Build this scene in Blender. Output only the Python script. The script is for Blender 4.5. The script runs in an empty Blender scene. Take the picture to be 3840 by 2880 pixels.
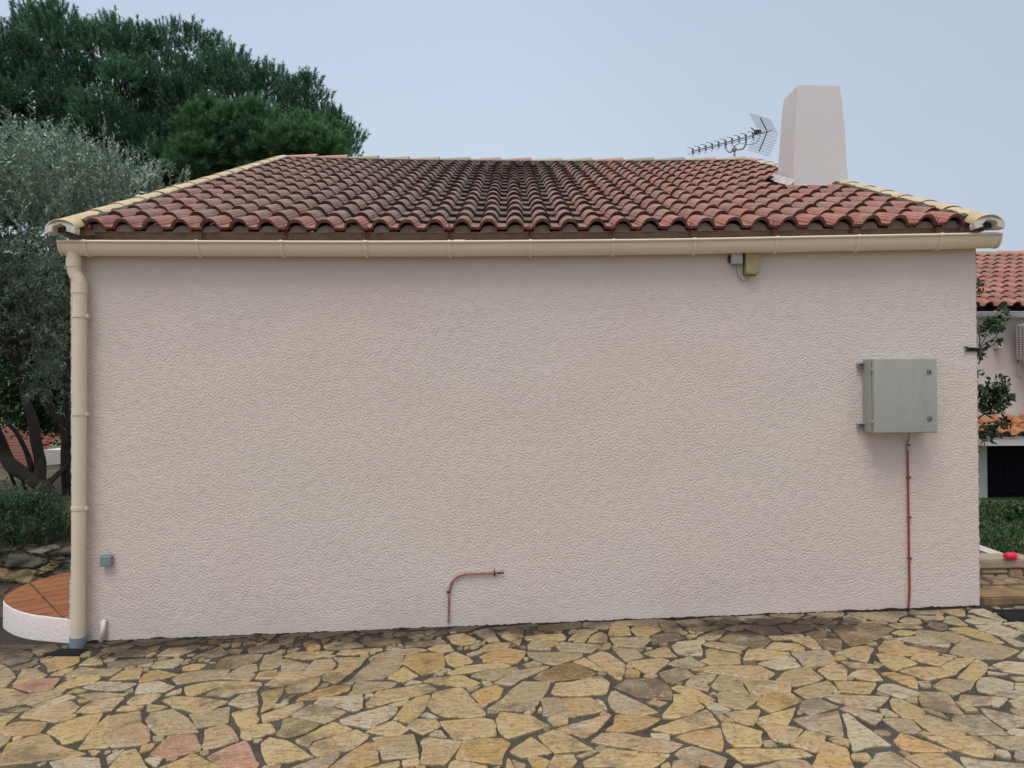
import bpy, bmesh, math, random
import numpy as np
from mathutils import Vector, Matrix, noise as mnoise
R = math.radians
scene = bpy.context.scene
COL = scene.collection

# ------------------------------------------------------------------ camera
W0, H0 = 3840.0, 2880.0
FPX = 2662.0
DCAM, HCAM = 5.0, 1.66
PITCH, ROLL = R(0.43), R(0.42)
fwd = Vector((0, math.cos(PITCH), math.sin(PITCH)))
right0 = Vector((1, 0, 0)); up0 = right0.cross(fwd)
cam_right = (right0 * math.cos(ROLL) - up0 * math.sin(ROLL)).normalized()
cam_up = cam_right.cross(fwd).normalized()
CAMP = Vector((0, -DCAM, HCAM))
cd = bpy.data.cameras.new("camera"); cam = bpy.data.objects.new("camera", cd); COL.objects.link(cam)
cd.sensor_fit = 'HORIZONTAL'; cd.sensor_width = 36.0; cd.lens = 36.0 * FPX / W0
cd.clip_start = 0.05; cd.clip_end = 2000
cam.matrix_world = Matrix(((cam_right.x, cam_up.x, -fwd.x, CAMP.x), (cam_right.y, cam_up.y, -fwd.y, CAMP.y),
                           (cam_right.z, cam_up.z, -fwd.z, CAMP.z), (0, 0, 0, 1)))
scene.camera = cam

def ray(px, py):
    return fwd * FPX + cam_right * (px - W0 / 2) + cam_up * (H0 / 2 - py)
def P(px, py, d):                       # point seen at a pixel, d metres in front of the camera (along y)
    v = ray(px, py); return CAMP + v * (d / v.y)
def G(px, py, z):                       # point seen at a pixel on the level z
    v = ray(px, py); return CAMP + v * ((z - HCAM) / v.z)
def proj(p):
    v = Vector(p) - CAMP; f = v.dot(fwd)
    return (W0 / 2 + FPX * v.dot(cam_right) / f, H0 / 2 - FPX * v.dot(cam_up) / f)

# ------------------------------------------------------------------ sky and sun
SUN_EL, SUN_AZ = R(65), R(206)          # azimuth from +y clockwise: behind the camera, a little to the left
world = bpy.data.worlds.new("World"); scene.world = world; world.use_nodes = True
nt = world.node_tree; nt.nodes.clear()
def wn(t, **k):
    n = nt.nodes.new(t)
    for a, b in k.items(): setattr(n, a, b)
    return n
sky = wn('ShaderNodeTexSky', sky_type='NISHITA', sun_disc=False)
sky.sun_elevation = SUN_EL; sky.sun_rotation = SUN_AZ; sky.air_density = 1.0; sky.dust_density = 3.0
tc = wn('ShaderNodeTexCoord'); sep = wn('ShaderNodeSeparateXYZ'); nt.links.new(tc.outputs['Generated'], sep.inputs[0])
ramp = wn('ShaderNodeValToRGB'); nt.links.new(sep.outputs['Z'], ramp.inputs[0])
e = ramp.color_ramp.elements
e[0].position = 0.0; e[0].color = (0.62, 0.71, 0.84, 1)
e[1].position = 0.50; e[1].color = (0.52, 0.62, 0.765, 1)
for pz, c in ((0.24, (0.60, 0.70, 0.84, 1)), (0.66, (1.0, 1.02, 1.06, 1)), (1.0, (2.3, 2.22, 2.12, 1))):
    x = e.new(pz); x.color = c
# broad soft brightness drift of the cloud sheet (a little darker to the right)
drift = wn('ShaderNodeMapRange'); nt.links.new(sep.outputs['X'], drift.inputs[0])
drift.inputs[1].default_value = 0.0; drift.inputs[2].default_value = 0.7
drift.inputs[3].default_value = 1.0; drift.inputs[4].default_value = 0.82
nz = wn('ShaderNodeTexNoise'); nt.links.new(tc.outputs['Generated'], nz.inputs['Vector'])
nz.inputs['Scale'].default_value = 1.7; nz.inputs['Detail'].default_value = 4
nr = wn('ShaderNodeMapRange'); nt.links.new(nz.outputs[0], nr.inputs[0])
nr.inputs[1].default_value = 0.3; nr.inputs[2].default_value = 0.7; nr.inputs[3].default_value = 0.965; nr.inputs[4].default_value = 1.035
mul = wn('ShaderNodeMath', operation='MULTIPLY'); nt.links.new(drift.outputs[0], mul.inputs[0]); nt.links.new(nr.outputs[0], mul.inputs[1])
mul2 = wn('ShaderNodeMath', operation='MULTIPLY'); nt.links.new(mul.outputs[0], mul2.inputs[0]); mul2.inputs[1].default_value = 10.0
vs = wn('ShaderNodeVectorMath', operation='SCALE'); nt.links.new(ramp.outputs[0], vs.inputs[0]); nt.links.new(mul2.outputs[0], vs.inputs['Scale'])
mixw = wn('ShaderNodeMix', data_type='RGBA'); mixw.inputs[0].default_value = 0.03
nt.links.new(vs.outputs[0], mixw.inputs[6]); nt.links.new(sky.outputs[0], mixw.inputs[7])
bg = wn('ShaderNodeBackground'); bg.inputs[1].default_value = 0.1
nt.links.new(mixw.outputs[2], bg.inputs[0])
wo = wn('ShaderNodeOutputWorld'); nt.links.new(bg.outputs[0], wo.inputs[0])

sl = bpy.data.lights.new("sun", 'SUN'); so = bpy.data.objects.new("sun", sl); COL.objects.link(so)
sl.energy = 1.45; sl.angle = R(26); sl.color = (1.0, 0.955, 0.90)
sdir = Vector((math.sin(SUN_AZ) * math.cos(SUN_EL), math.cos(SUN_AZ) * math.cos(SUN_EL), math.sin(SUN_EL)))
so.rotation_euler = sdir.to_track_quat('Z', 'Y').to_euler()

scene.view_settings.view_transform = 'Standard'; scene.view_settings.look = 'None'
scene.view_settings.exposure = 0.0; scene.view_settings.gamma = 1.0
try: scene.cycles.max_bounces = 6; scene.cycles.diffuse_bounces = 3; scene.cycles.transparent_max_bounces = 4
except Exception: pass

# ------------------------------------------------------------------ helpers
rnd = random.Random(11)
nrs = np.random.RandomState(5)
def tag(o, label=None, cat=None, group=None, kind=None):
    for k, v in (('label', label), ('category', cat), ('group', group), ('kind', kind)):
        if v: o[k] = v
    return o
def empty(name, loc=(0, 0, 0)):
    o = bpy.data.objects.new(name, None); COL.objects.link(o); o.location = loc; o.empty_display_size = 0.2
    return o
def wloc(o):
    return o.location + (o.matrix_parent_inverse.translation + wloc(o.parent) if o.parent else Vector((0, 0, 0)))
def link(name, me, mat=None, parent=None, smooth=False):
    o = bpy.data.objects.new(name, me); COL.objects.link(o)
    if mat: me.materials.append(mat)
    if smooth:
        me.polygons.foreach_set('use_smooth', [True] * len(me.polygons))
    if parent:
        o.parent = parent
        o.matrix_parent_inverse = Matrix.Translation(-wloc(parent))
    return o
def setcol(me, cols, domain='FACE'):     # per-face or per-point colours
    a = me.attributes.new('Col', 'FLOAT_COLOR', domain)
    c = np.asarray(cols, dtype=np.float32)
    if c.shape[1] == 3: c = np.concatenate([c, np.ones((len(c), 1), np.float32)], 1)
    a.data.foreach_set('color', c.ravel())

class MB:                                 # collects shapes, builds ONE mesh
    def __init__(s): s.v = []; s.f = []; s.c = []
    def add(s, vs, fs, col=None):
        b = len(s.v); s.v += [tuple(v) for v in vs]; s.f += [tuple(i + b for i in f) for f in fs]
        s.c += [col] * len(fs); return s
    def box(s, a, b, col=None, bev=0.0):
        (x0, y0, z0), (x1, y1, z1) = [min(p, q) for p, q in zip(a, b)], [max(p, q) for p, q in zip(a, b)]
        if bev > 0:
            bm = bmesh.new(); bmesh.ops.create_cube(bm, size=1)
            for v in bm.verts:
                v.co = Vector(((x0 + x1) / 2 + v.co.x * (x1 - x0), (y0 + y1) / 2 + v.co.y * (y1 - y0), (z0 + z1) / 2 + v.co.z * (z1 - z0)))
            bmesh.ops.bevel(bm, geom=list(bm.edges), offset=bev, segments=3, affect='EDGES', profile=0.6)
            bm.verts.index_update()
            s.add([v.co for v in bm.verts], [[v.index for v in f.verts] for f in bm.faces], col); bm.free(); return s
        vs = [(x0, y0, z0), (x1, y0, z0), (x1, y1, z0), (x0, y1, z0), (x0, y0, z1), (x1, y0, z1), (x1, y1, z1), (x0, y1, z1)]
        return s.add(vs, [(0, 3, 2, 1), (4, 5, 6, 7), (0, 1, 5, 4), (1, 2, 6, 5), (2, 3, 7, 6), (3, 0, 4, 7)], col)
    def tube(s, pts, r, n=10, col=None, cap=True):
        pts = [Vector(p) for p in pts]; rs = r if isinstance(r, (list, tuple)) else [r] * len(pts)
        t0 = (pts[1] - pts[0]).normalized()
        a = t0.orthogonal().normalized(); vs = []; fs = []
        for i, p in enumerate(pts):
            t = (pts[min(i + 1, len(pts) - 1)] - pts[max(i - 1, 0)]).normalized()
            a = (a - t * a.dot(t)).normalized(); b = t.cross(a)
            for k in range(n):
                q = 2 * math.pi * k / n; vs.append(p + (a * math.cos(q) + b * math.sin(q)) * rs[i])
        for i in range(len(pts) - 1):
            for k in range(n):
                fs.append((i * n + k, i * n + (k + 1) % n, (i + 1) * n + (k + 1) % n, (i + 1) * n + k))
        if cap: fs.append(tuple(range(n))[::-1]); fs.append(tuple((len(pts) - 1) * n + k for k in range(n)))
        return s.add(vs, fs, col)
    def build(s, name, mat=None, parent=None, smooth=False):
        me = bpy.data.meshes.new(name); me.from_pydata(s.v, [], s.f); me.update()
        if any(c is not None for c in s.c): setcol(me, [c if c is not None else (1, 1, 1) for c in s.c])
        return link(name, me, mat, parent, smooth)
def autosmooth(o, ang=35):
    me = o.data; me.polygons.foreach_set('use_smooth', [True] * len(me.polygons))
    bm = bmesh.new(); bm.from_mesh(me)
    for e_ in bm.edges:
        if len(e_.link_faces) == 2 and e_.calc_face_angle(0) > R(ang): e_.smooth = False
    bm.to_mesh(me); bm.free(); return o
def bezier(a, b, c, n=8):
    a, b, c = Vector(a), Vector(b), Vector(c)
    return [a * (1 - t) ** 2 + b * 2 * t * (1 - t) + c * t * t for t in [i / n for i in range(n + 1)]]
def smoothpath(pts, k=6):
    pts = [Vector(p) for p in pts]; out = []
    P4 = [pts[0] * 2 - pts[1]] + pts + [pts[-1] * 2 - pts[-2]]
    for i in range(1, len(P4) - 2):
        p0, p1, p2, p3 = P4[i - 1:i + 3]
        for j in range(k):
            t = j / k
            out.append(0.5 * ((2 * p1) + (p2 - p0) * t + (2 * p0 - 5 * p1 + 4 * p2 - p3) * t * t + (3 * p1 - p0 - 3 * p2 + p3) * t ** 3))
    return out + [pts[-1]]

# ------------------------------------------------------------------ materials
class NT:
    def __init__(s, name):
        s.m = bpy.data.materials.new(name); s.m.use_nodes = True; s.t = s.m.node_tree
        s.b = s.t.nodes['Principled BSDF']; s.tc = s.n('ShaderNodeTexCoord')
    def n(s, t, ins=None, **k):
        x = s.t.nodes.new(t)
        for a, b in k.items(): setattr(x, a, b)
        if ins:
            for a, b in ins.items(): s.put(x.inputs[a], b)
        return x
    def put(s, inp, v):
        if hasattr(v, 'is_output') or isinstance(v, bpy.types.NodeSocket): s.t.links.new(v, inp)
        else: inp.default_value = v
    def map(s, scale=(1, 1, 1), rot=(0, 0, 0), loc=(0, 0, 0), src='Object'):
        m = s.n('ShaderNodeMapping', {0: s.tc.outputs[src]}); m.inputs['Scale'].default_value = scale
        m.inputs['Rotation'].default_value = rot; m.inputs['Location'].default_value = loc; return m.outputs[0]
    def noise(s, sc, det=3, rough=0.5, dist=0, vec=None):
        return s.n('ShaderNodeTexNoise', {'Vector': vec or s.tc.outputs['Object'], 'Scale': sc, 'Detail': det, 'Roughness': rough, 'Distortion': dist}).outputs[0]
    def mr(s, v, a, b, c=0.0, d=1.0, smooth=False):
        x = s.n('ShaderNodeMapRange', {0: v, 1: a, 2: b, 3: c, 4: d})
        if smooth: x.interpolation_type = 'SMOOTHSTEP'
        return x.outputs[0]
    def math(s, op, a, b=0.0, clamp=False):
        x = s.n('ShaderNodeMath', {0: a, 1: b}, operation=op, use_clamp=clamp); return x.outputs[0]
    def mix(s, f, a, b, blend='MIX'):
        x = s.n('ShaderNodeMix', data_type='RGBA', blend_type=blend)
        s.put(x.inputs[0], f); s.put(x.inputs[6], a if not isinstance(a, tuple) else (*a, 1)[:4]); s.put(x.inputs[7], b if not isinstance(b, tuple) else (*b, 1)[:4])
        return x.outputs[2]
    def bump(s, h, strength=0.5, dist=0.01, prev=None):
        x = s.n('ShaderNodeBump', {'Strength': strength, 'Distance': dist, 'Height': h})
        if prev: s.put(x.inputs['Normal'], prev)
        return x.outputs[0]
    def out(s, col=None, rough=None, normal=None, **k):
        if col is not None: s.put(s.b.inputs['Base Color'], (*col, 1) if isinstance(col, tuple) and len(col) == 3 else col)
        if rough is not None: s.put(s.b.inputs['Roughness'], rough)
        if normal is not None: s.put(s.b.inputs['Normal'], normal)
        for a, b in k.items(): s.put(s.b.inputs[a.replace('_', ' ')], b)
        return s.m
def attr(t): return t.n('ShaderNodeAttribute', attribute_name='Col').outputs['Color']

def plain(name, col, rough=0.5, var=0.12, sc=12, bump=0.15, bsc=60, metal=0.0, spec=0.5):
    t = NT(name); n = t.noise(sc, 5, 0.6)
    c = t.mix(t.mr(n, 0.3, 0.7), tuple(x * (1 - var) for x in col), tuple(min(1, x * (1 + var)) for x in col))
    nb = t.bump(t.noise(bsc, 3), bump, 0.002)
    return t.out(c, rough, nb, Metallic=metal, Specular_IOR_Level=spec)

def stucco_mat(name, col, strength=0.9, fine=46, patch=7.0, lo=0.40, hi=0.52, pinkvar=True, dirt=False):
    t = NT(name)
    vec = t.map((1, 1, 1.15))
    warp = t.n('ShaderNodeTexNoise', {'Vector': vec, 'Scale': 18.0, 'Detail': 2.0}).outputs['Color']
    wv = t.n('ShaderNodeVectorMath', {0: warp, 'Scale': 0.03}, operation='SCALE').outputs[0]
    v2 = t.n('ShaderNodeVectorMath', {0: vec, 1: wv}, operation='ADD').outputs[0]
    f = t.noise(fine, 3.5, 0.66, 0.1, v2)
    p = t.noise(patch, 3, 0.55, 0.6, vec)
    v = t.math('ADD', f, t.math('MULTIPLY', t.math('SUBTRACT', p, 0.49), 0.62))
    h = t.mr(v, lo, hi)
    h2 = t.math('ADD', h, t.math('MULTIPLY', t.noise(9, 2, 0.5, 0, vec), 0.35))
    n1 = t.bump(h2, strength, 0.0075)
    n2 = t.bump(t.noise(190, 2), 0.12, 0.002, n1)
    big = t.noise(0.75, 3, 0.5)
    c = t.mix(t.mr(big, 0.38, 0.62), tuple(col), (col[0] * 1.02, col[1] * 0.965, col[2] * 0.965))
    c = t.mix(t.mr(t.noise(2.3, 5, 0.6), 0.35, 0.7, 0, 0.5), c, (col[0] * 0.965, col[1] * 0.965, col[2] * 0.97))
    # slightly darker tone in the crevices of the render
    c = t.mix(t.mr(h, 0.0, 0.4, 0.06, 0.0), c, (col[0] * 0.72, col[1] * 0.68, col[2] * 0.64))
    if dirt:
        z = t.n('ShaderNodeSeparateXYZ', {0: t.tc.outputs['Object']}).outputs['Z']
        d = t.math('MULTIPLY', t.mr(z, 0.2, -0.1), t.mr(t.noise(13, 4, 0.7), 0.5, 0.75))
        c = t.mix(t.math('MULTIPLY', d, 0.35), c, (0.25, 0.21, 0.17))
    return t.out(c, 0.82, n2, Specular_IOR_Level=0.25)

def relief_mat(name, col):
    t = NT(name); a = attr(t)
    c = t.mix(t.mr(t.noise(0.7, 3, 0.5), 0.40, 0.60), tuple(col), (col[0] * 1.03, col[1] * 0.96, col[2] * 0.965))
    c = t.mix(t.mr(t.noise(2.3, 5, 0.6), 0.35, 0.7, 0, 0.5), c, (col[0] * 0.97, col[1] * 0.965, col[2] * 0.96))
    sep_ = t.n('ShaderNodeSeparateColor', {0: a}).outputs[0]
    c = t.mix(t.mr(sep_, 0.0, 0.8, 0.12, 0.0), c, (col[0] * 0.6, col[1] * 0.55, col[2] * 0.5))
    z = t.n('ShaderNodeSeparateXYZ', {0: t.tc.outputs['Object']}).outputs['Z']
    d = t.math('MULTIPLY', t.mr(z, 0.10, -0.12), t.mr(t.noise(13, 4, 0.7), 0.52, 0.70))
    c = t.mix(t.math('MULTIPLY', d, 0.5), c, (0.25, 0.21, 0.17))
    return t.out(c, 0.8, t.bump(t.noise(130, 3, .6), 0.25, 0.002), Specular_IOR_Level=0.25)
M = {}
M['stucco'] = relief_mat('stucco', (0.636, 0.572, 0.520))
M['stucco_fine'] = stucco_mat('stucco_fine', (0.62, 0.592, 0.578), 0.18, 60, 9)
M['stucco_white'] = stucco_mat('stucco_white', (0.70, 0.655, 0.63), 0.3, 30, 4)
M['stucco_far'] = stucco_mat('stucco_far', (0.68, 0.60, 0.56), 0.3, 30, 5)
M['gutter'] = plain('gutter', (0.71, 0.59, 0.465), 0.36, 0.04, 3, 0.03, 200)
M['pipe'] = plain('pipe', (0.66, 0.56, 0.44), 0.42, 0.04, 3, 0.03, 200)
M['grey_plastic'] = plain('grey_plastic', (0.20, 0.24, 0.26), 0.5, 0.08)
M['red_conduit'] = plain('red_conduit', (0.30, 0.035, 0.03), 0.5, 0.3, 30)
M['painted_conduit'] = plain('painted_conduit', (0.34, 0.13, 0.13), 0.6, 0.3, 30)
M['dark'] = plain('dark', (0.035, 0.03, 0.03), 0.6, 0.2)
M['black'] = plain('black', (0.010, 0.010, 0.013), 0.6, 0.2, spec=0.2)
M['iron'] = plain('iron', (0.012, 0.012, 0.016), 0.6, 0.2, spec=0.25)
M['steel'] = plain('steel', (0.30, 0.29, 0.29), 0.45, 0.1, metal=0.5)
M['bracket'] = plain('bracket', (0.15, 0.035, 0.03), 0.5, 0.2)
M['cap_mortar'] = plain('cap_mortar', (0.58, 0.53, 0.49), 0.9, 0.15, 20, 0.8, 60)
M['olive_box'] = plain('olive_box', (0.36, 0.30, 0.13), 0.5, 0.06)
M['pale_box'] = plain('pale_box', (0.42, 0.43, 0.41), 0.5, 0.08)
M['cable'] = plain('cable', (0.30, 0.26, 0.21), 0.6, 0.1)
M['pink'] = plain('pink', (0.80, 0.015, 0.09), 0.6, 0.1, 60, 0.6, 200)
M['paint_white'] = plain('paint_white', (0.58, 0.55, 0.52), 0.6, 0.08, 6, 0.3, 40)
M['shutter'] = plain('shutter', (0.004, 0.0045, 0.007), 0.7, 0.2, spec=0.1)
M['bark'] = plain('bark', (0.026, 0.022, 0.019), 0.9, 0.45, 14, 1.0, 30)
M['pine_bark'] = plain('pine_bark', (0.028, 0.024, 0.022), 0.9, 0.4, 5, 1.0, 20)
def sand_tile():
    t = NT('sand_tile'); a = attr(t)
    c = t.mix(t.mr(t.noise(7, 6, 0.7), 0.45, 0.68, 0, 0.8), a, (0.36, 0.25, 0.14), 'MIX')
    c = t.mix(t.mr(t.noise(16, 5, 0.7), 0.60, 0.68, 0, 0.6), c, (0.20, 0.15, 0.09))
    c = t.mix(t.mr(t.noise(45, 4, 0.7), 0.68, 0.76), c, (0.05, 0.04, 0.035))
    c = t.mix(t.mr(t.noise(3, 3), 0.55, 0.75, 0, 0.4), c, (0.30, 0.26, 0.21))
    return t.out(c, 0.8, t.bump(t.noise(60, 4), 0.4, 0.003))
M['sand_tile'] = sand_tile()
def tile_mat(name, groove=1.0, moss=1.0):
    t = NT(name); a = attr(t)
    wave = t.n('ShaderNodeTexWave', {'Vector': t.map(), 'Scale': 26.0, 'Distortion': 0.25, 'Detail': 2.0, 'Detail Scale': 3.0}, wave_type='BANDS', bands_direction='X').outputs[1]
    str_ = t.noise(1, 4, 0.6, 0, t.map((75, 5, 5)))
    c = t.mix(t.math('MULTIPLY', t.mr(str_, 0.45, 0.70), 0.5 * moss), a, (0.095, 0.07, 0.062))
    c = t.mix(t.mr(wave, 0.55, 0.1, 0, 0.62 * groove), c, (0.07, 0.045, 0.04))
    c = t.mix(t.mr(t.noise(28, 4, 0.7), 0.56, 0.72, 0, 0.75 * moss), c, (0.055, 0.045, 0.04))
    c = t.mix(t.mr(t.noise(9, 5, 0.65), 0.5, 0.72, 0, 0.5), c, (0.30, 0.235, 0.20))
    c = t.mix(t.mr(t.noise(4.2, 3, 0.5), 0.70, 0.74, 0, 0.6 * moss), c, (0.28, 0.22, 0.05))
    n = t.bump(wave, 0.35 * groove, 0.004); n = t.bump(t.noise(70, 4), 0.35, 0.003, n)
    return t.out(c, 0.78, n, Specular_IOR_Level=0.3)
M['tile'] = tile_mat('roof_tile'); M['tile_far'] = tile_mat('roof_tile_far', 0.4, 0.55)
def ridge_mortar():
    t = NT('ridge_mortar')
    c = t.mix(t.mr(t.noise(22, 5, 0.7), 0.42, 0.6), (0.022, 0.02, 0.017), (0.10, 0.08, 0.06))
    c = t.mix(t.mr(t.noise(6, 3), 0.6, 0.7, 0, 0.5), c, (0.10, 0.12, 0.06))
    return t.out(c, 0.95, t.bump(t.noise(50, 4), 0.9, 0.01))
M['ridge_mortar'] = ridge_mortar()
def cabinet_mat():
    t = NT('cabinet_paint')
    sp = t.noise(90, 3, 0.8); c = t.mix(t.mr(sp, 0.35, 0.65), (0.295, 0.305, 0.275), (0.365, 0.372, 0.338))
    c = t.mix(t.mr(t.noise(160, 2, 0.5), 0.66, 0.72, 0, 0.5), c, (0.42, 0.43, 0.39))
    c = t.mix(t.mr(t.noise(1, 4, 0.7, 0, t.map((9, 9, 2.4))), 0.5, 0.75, 0, 0.3), c, (0.16, 0.18, 0.155))
    return t.out(c, 0.6, t.bump(t.noise(120, 3), 0.25, 0.002))
M['cabinet'] = cabinet_mat()
def leafmat(name, rough=0.55, trans=0.25, back=None):
    t = NT(name); a = attr(t)
    if back:
        g = t.n('ShaderNodeNewGeometry').outputs['Backfacing']
        a = t.mix(t.math('MULTIPLY', g, 0.75), a, back)
    t.out(a, rough, Specular_IOR_Level=0.4)
    tr = t.n('ShaderNodeBsdfTranslucent', {0: a}); mx = t.n('ShaderNodeMixShader', {0: trans})
    t.t.links.new(t.b.outputs[0], mx.inputs[1]); t.t.links.new(tr.outputs[0], mx.inputs[2])
    t.t.links.new(mx.outputs[0], t.t.nodes['Material Output'].inputs[0]); return t.m
M['olive_leaf'] = leafmat('olive_leaf', 0.45, 0.12, (0.21, 0.28, 0.215))
M['needle'] = leafmat('needle', 0.6, 0.1)
M['leaf'] = leafmat('leaf', 0.4, 0.2)
# ------------------------------------------------------------------ ground
FL = P(270, 2412, 5.0); FR = P(3682, 2275, 5.0)
GA = (FR.z - FL.z) / (FR.x - FL.x); GB = FL.z - GA * FL.x
def gz(x, y=0.0):
    return GB + GA * max(-4.2, min(4.6, x))
def on_ground(px, py):
    v = ray(px, py); s = 1.0
    x, z = 0, gz(0)
    for _ in range(12):
        s = (z - HCAM) / v.z; x = v.x * s; z = gz(x)
    p = CAMP + v * s; return Vector((p.x, p.y, gz(p.x)))

def earth_mat():
    t = NT('earth'); c = t.mix(t.mr(t.noise(1.5, 6, 0.7), 0.35, 0.65), (0.055, 0.05, 0.03), (0.10, 0.10, 0.055))
    return t.out(c, 0.95, t.bump(t.noise(12, 5), 0.8, 0.05))
gb = MB(); xs = [-300, -60, -20, -4.2, 0, 4.6, 20, 60, 300]; ys = [-60, -20, -6, 0, 6, 20, 60, 300, 600]
gb.add([(x, y, gz(x) - 0.05 - (2.6 if x <= -20 and y >= 20 else 0)) for y in ys for x in xs], [(j * 9 + i, j * 9 + i + 1, j * 9 + i + 10, j * 9 + i + 9) for j in range(8) for i in range(8)])
tag(gb.build('ground', earth_mat()), kind='structure')

# ---- crazy paving: every slab is an irregular stone lying 1 cm proud of its mortar bed
PAL = {'y': (0.335, 0.258, 0.140), 'g': (0.270, 0.222, 0.152), 'w': (0.335, 0.300, 0.225), 'o': (0.330, 0.222, 0.100), 'p': (0.300, 0.170, 0.128),
       'q': (0.32, 0.235, 0.155), 'd': (0.105, 0.080, 0.058), 'b': (0.125, 0.082, 0.050), 'k': (0.16, 0.135, 0.085)}
ST = {}
ST[0] = """o 425,560 560,520 815,515 810,575 690,625 500,675 490,610|y 820,600 930,530 1050,540 1065,590 980,602|y 525,708 640,655 775,625 740,665 650,702|g 665,718 830,622 1020,640 1270,640 1160,710 900,718|g 180,750 240,650 380,630 420,675 485,705 430,745 250,762|g -60,580 60,610 140,690 150,740 -60,755|y -60,760 130,757 60,825 -60,838|y 120,808 175,762 290,765 210,795|p 140,822 310,750 625,738 560,800 540,850 320,892|y 555,850 640,790 820,728 1030,715 1035,745 960,790 700,840|y -60,842 130,855 280,915 -60,982|g -60,995 350,895 700,845 640,885 280,1000 -60,1065|g 280,1008 640,895 655,905 340,1023|w 340,1030 700,908 790,940 600,990 380,1045|y 690,895 800,845 900,870 850,885|w 860,830 1040,775 1270,782 1150,838 1060,862|w 1070,872 1290,788 1425,797 1300,855 1180,870|w 1395,895 1440,800 1640,765 1810,830 1720,875 1560,890|y 1135,758 1250,670 1475,630 1450,740 1300,750|o 1435,780 1500,700 1640,655 1860,700 1700,740 1500,775|d 1105,580 1200,560 1500,540 1620,545 1400,608 1180,640 1140,625|w 1420,615 1590,572 1555,622|w 1568,624 1610,572 1870,530 1900,545 1860,600 1800,632 1640,632|o 1895,655 1900,625 2000,595 2150,595 2080,640 1960,658|g 1790,745 1900,690 2150,655 2390,650 2320,740 2110,760 1840,802|y 815,908 1000,890 1330,908 1190,940 970,965|y 815,957 955,970 850,1005 820,997|q 790,1095 920,1003 985,972 1290,935 1215,1010 1160,1070 960,1100|y 1325,985 1400,925 1640,900 1665,915 1560,1000 1370,1020 1330,1000|y 1210,1070 1270,1030 1480,1030 1480,1055 1330,1078|y 1530,1085 1535,1012 1740,1035 1600,1085|w 1705,922 1800,870 1890,850 1870,895|y 1680,972 1790,930 2100,945 2370,980 2190,1070 2010,1095 1880,1050 1800,1045 1770,1010|y 1915,860 1920,830 2100,790 2250,770 2390,775 2100,890 1990,925 1940,905|y 50,1085 180,1045 330,1050 220,1092|y 205,1150 270,1080 500,1015 740,978 820,1040 790,1080 680,1140 580,1195 360,1160|y 600,1203 720,1128 800,1110 770,1150 660,1185|y -60,1105 200,1108 60,1200 30,1250 -60,1300|o -60,1320 130,1210 230,1190 480,1205 440,1280 400,1310 200,1330 -60,1340|y 490,1300 590,1230 900,1125 1070,1105 1000,1200 860,1370 760,1400 650,1420 640,1380|y 810,1475 880,1380 1000,1230 1115,1130 1143,1130 1150,1452|q 1158,1130 1450,1080 1465,1200 1540,1275 1545,1400 1480,1425 1160,1455|g 1510,1160 1560,1100 1790,1060 1950,1160 2055,1300 1640,1330 1550,1240|g 1960,1115 2210,1070 2385,1040 2365,1200 2050,1255 1995,1170|g 1590,1345 1695,1345 1690,1395 1600,1400|o 1440,1515 1485,1430 1610,1425 1570,1475|p 1555,1530 1750,1340 2015,1330 2085,1450 2070,1500 1700,1570|w 1500,1585 1550,1560 1680,1580 1620,1665|y 1600,1700 2000,1530 2290,1660 2290,1720|y 10,1570 75,1420 420,1320 510,1335 570,1430 890,1530 640,1575 -40,1650|y 930,1490 1040,1505 980,1550|w 510,1610 780,1565 1030,1570 1060,1720 600,1720|w 1115,1560 1160,1530 1300,1475 1130,1640|y 1120,1680 1290,1500 1410,1480 1530,1680|g -60,1355 120,1350 60,1410 -60,1500|w 130,1395 150,1345 240,1355|d -60,430 200,440 350,480 300,560 100,600 -60,560|d 20,330 250,370 380,430 200,432 -60,412|d 1190,520 1200,470 1400,440 1650,462 1480,510|y 1510,510 1600,470 1620,485 1560,510|g 1620,505 1750,430 2080,390 2040,440 1870,495 1700,510|d 390,400 560,385 620,430 430,490|y 815,515 920,490 930,515|d 1350,370 1700,365 1500,410|y 1070,410 1120,395 1140,410 1100,420|d 120,640 330,570 400,585 260,640 170,655|q -60,330 20,300 130,330 30,355 -60,360|g -60,365 40,362 180,375 60,395 -60,400|q 10,455 150,462 300,480 180,500 0,490|g -60,495 60,500 20,560 -60,550|q 260,395 380,400 360,420 300,425|g 330,430 380,425 480,460 430,500 360,480|d 650,400 740,390 745,415 640,425|g 1080,365 1300,335 1330,350 1150,385|d 950,400 1060,370 1090,395 1000,430|g 1400,330 1700,312 1900,318 1700,350 1450,365|d 1720,365 2000,340 2080,350 1900,390 1760,400"""
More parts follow.
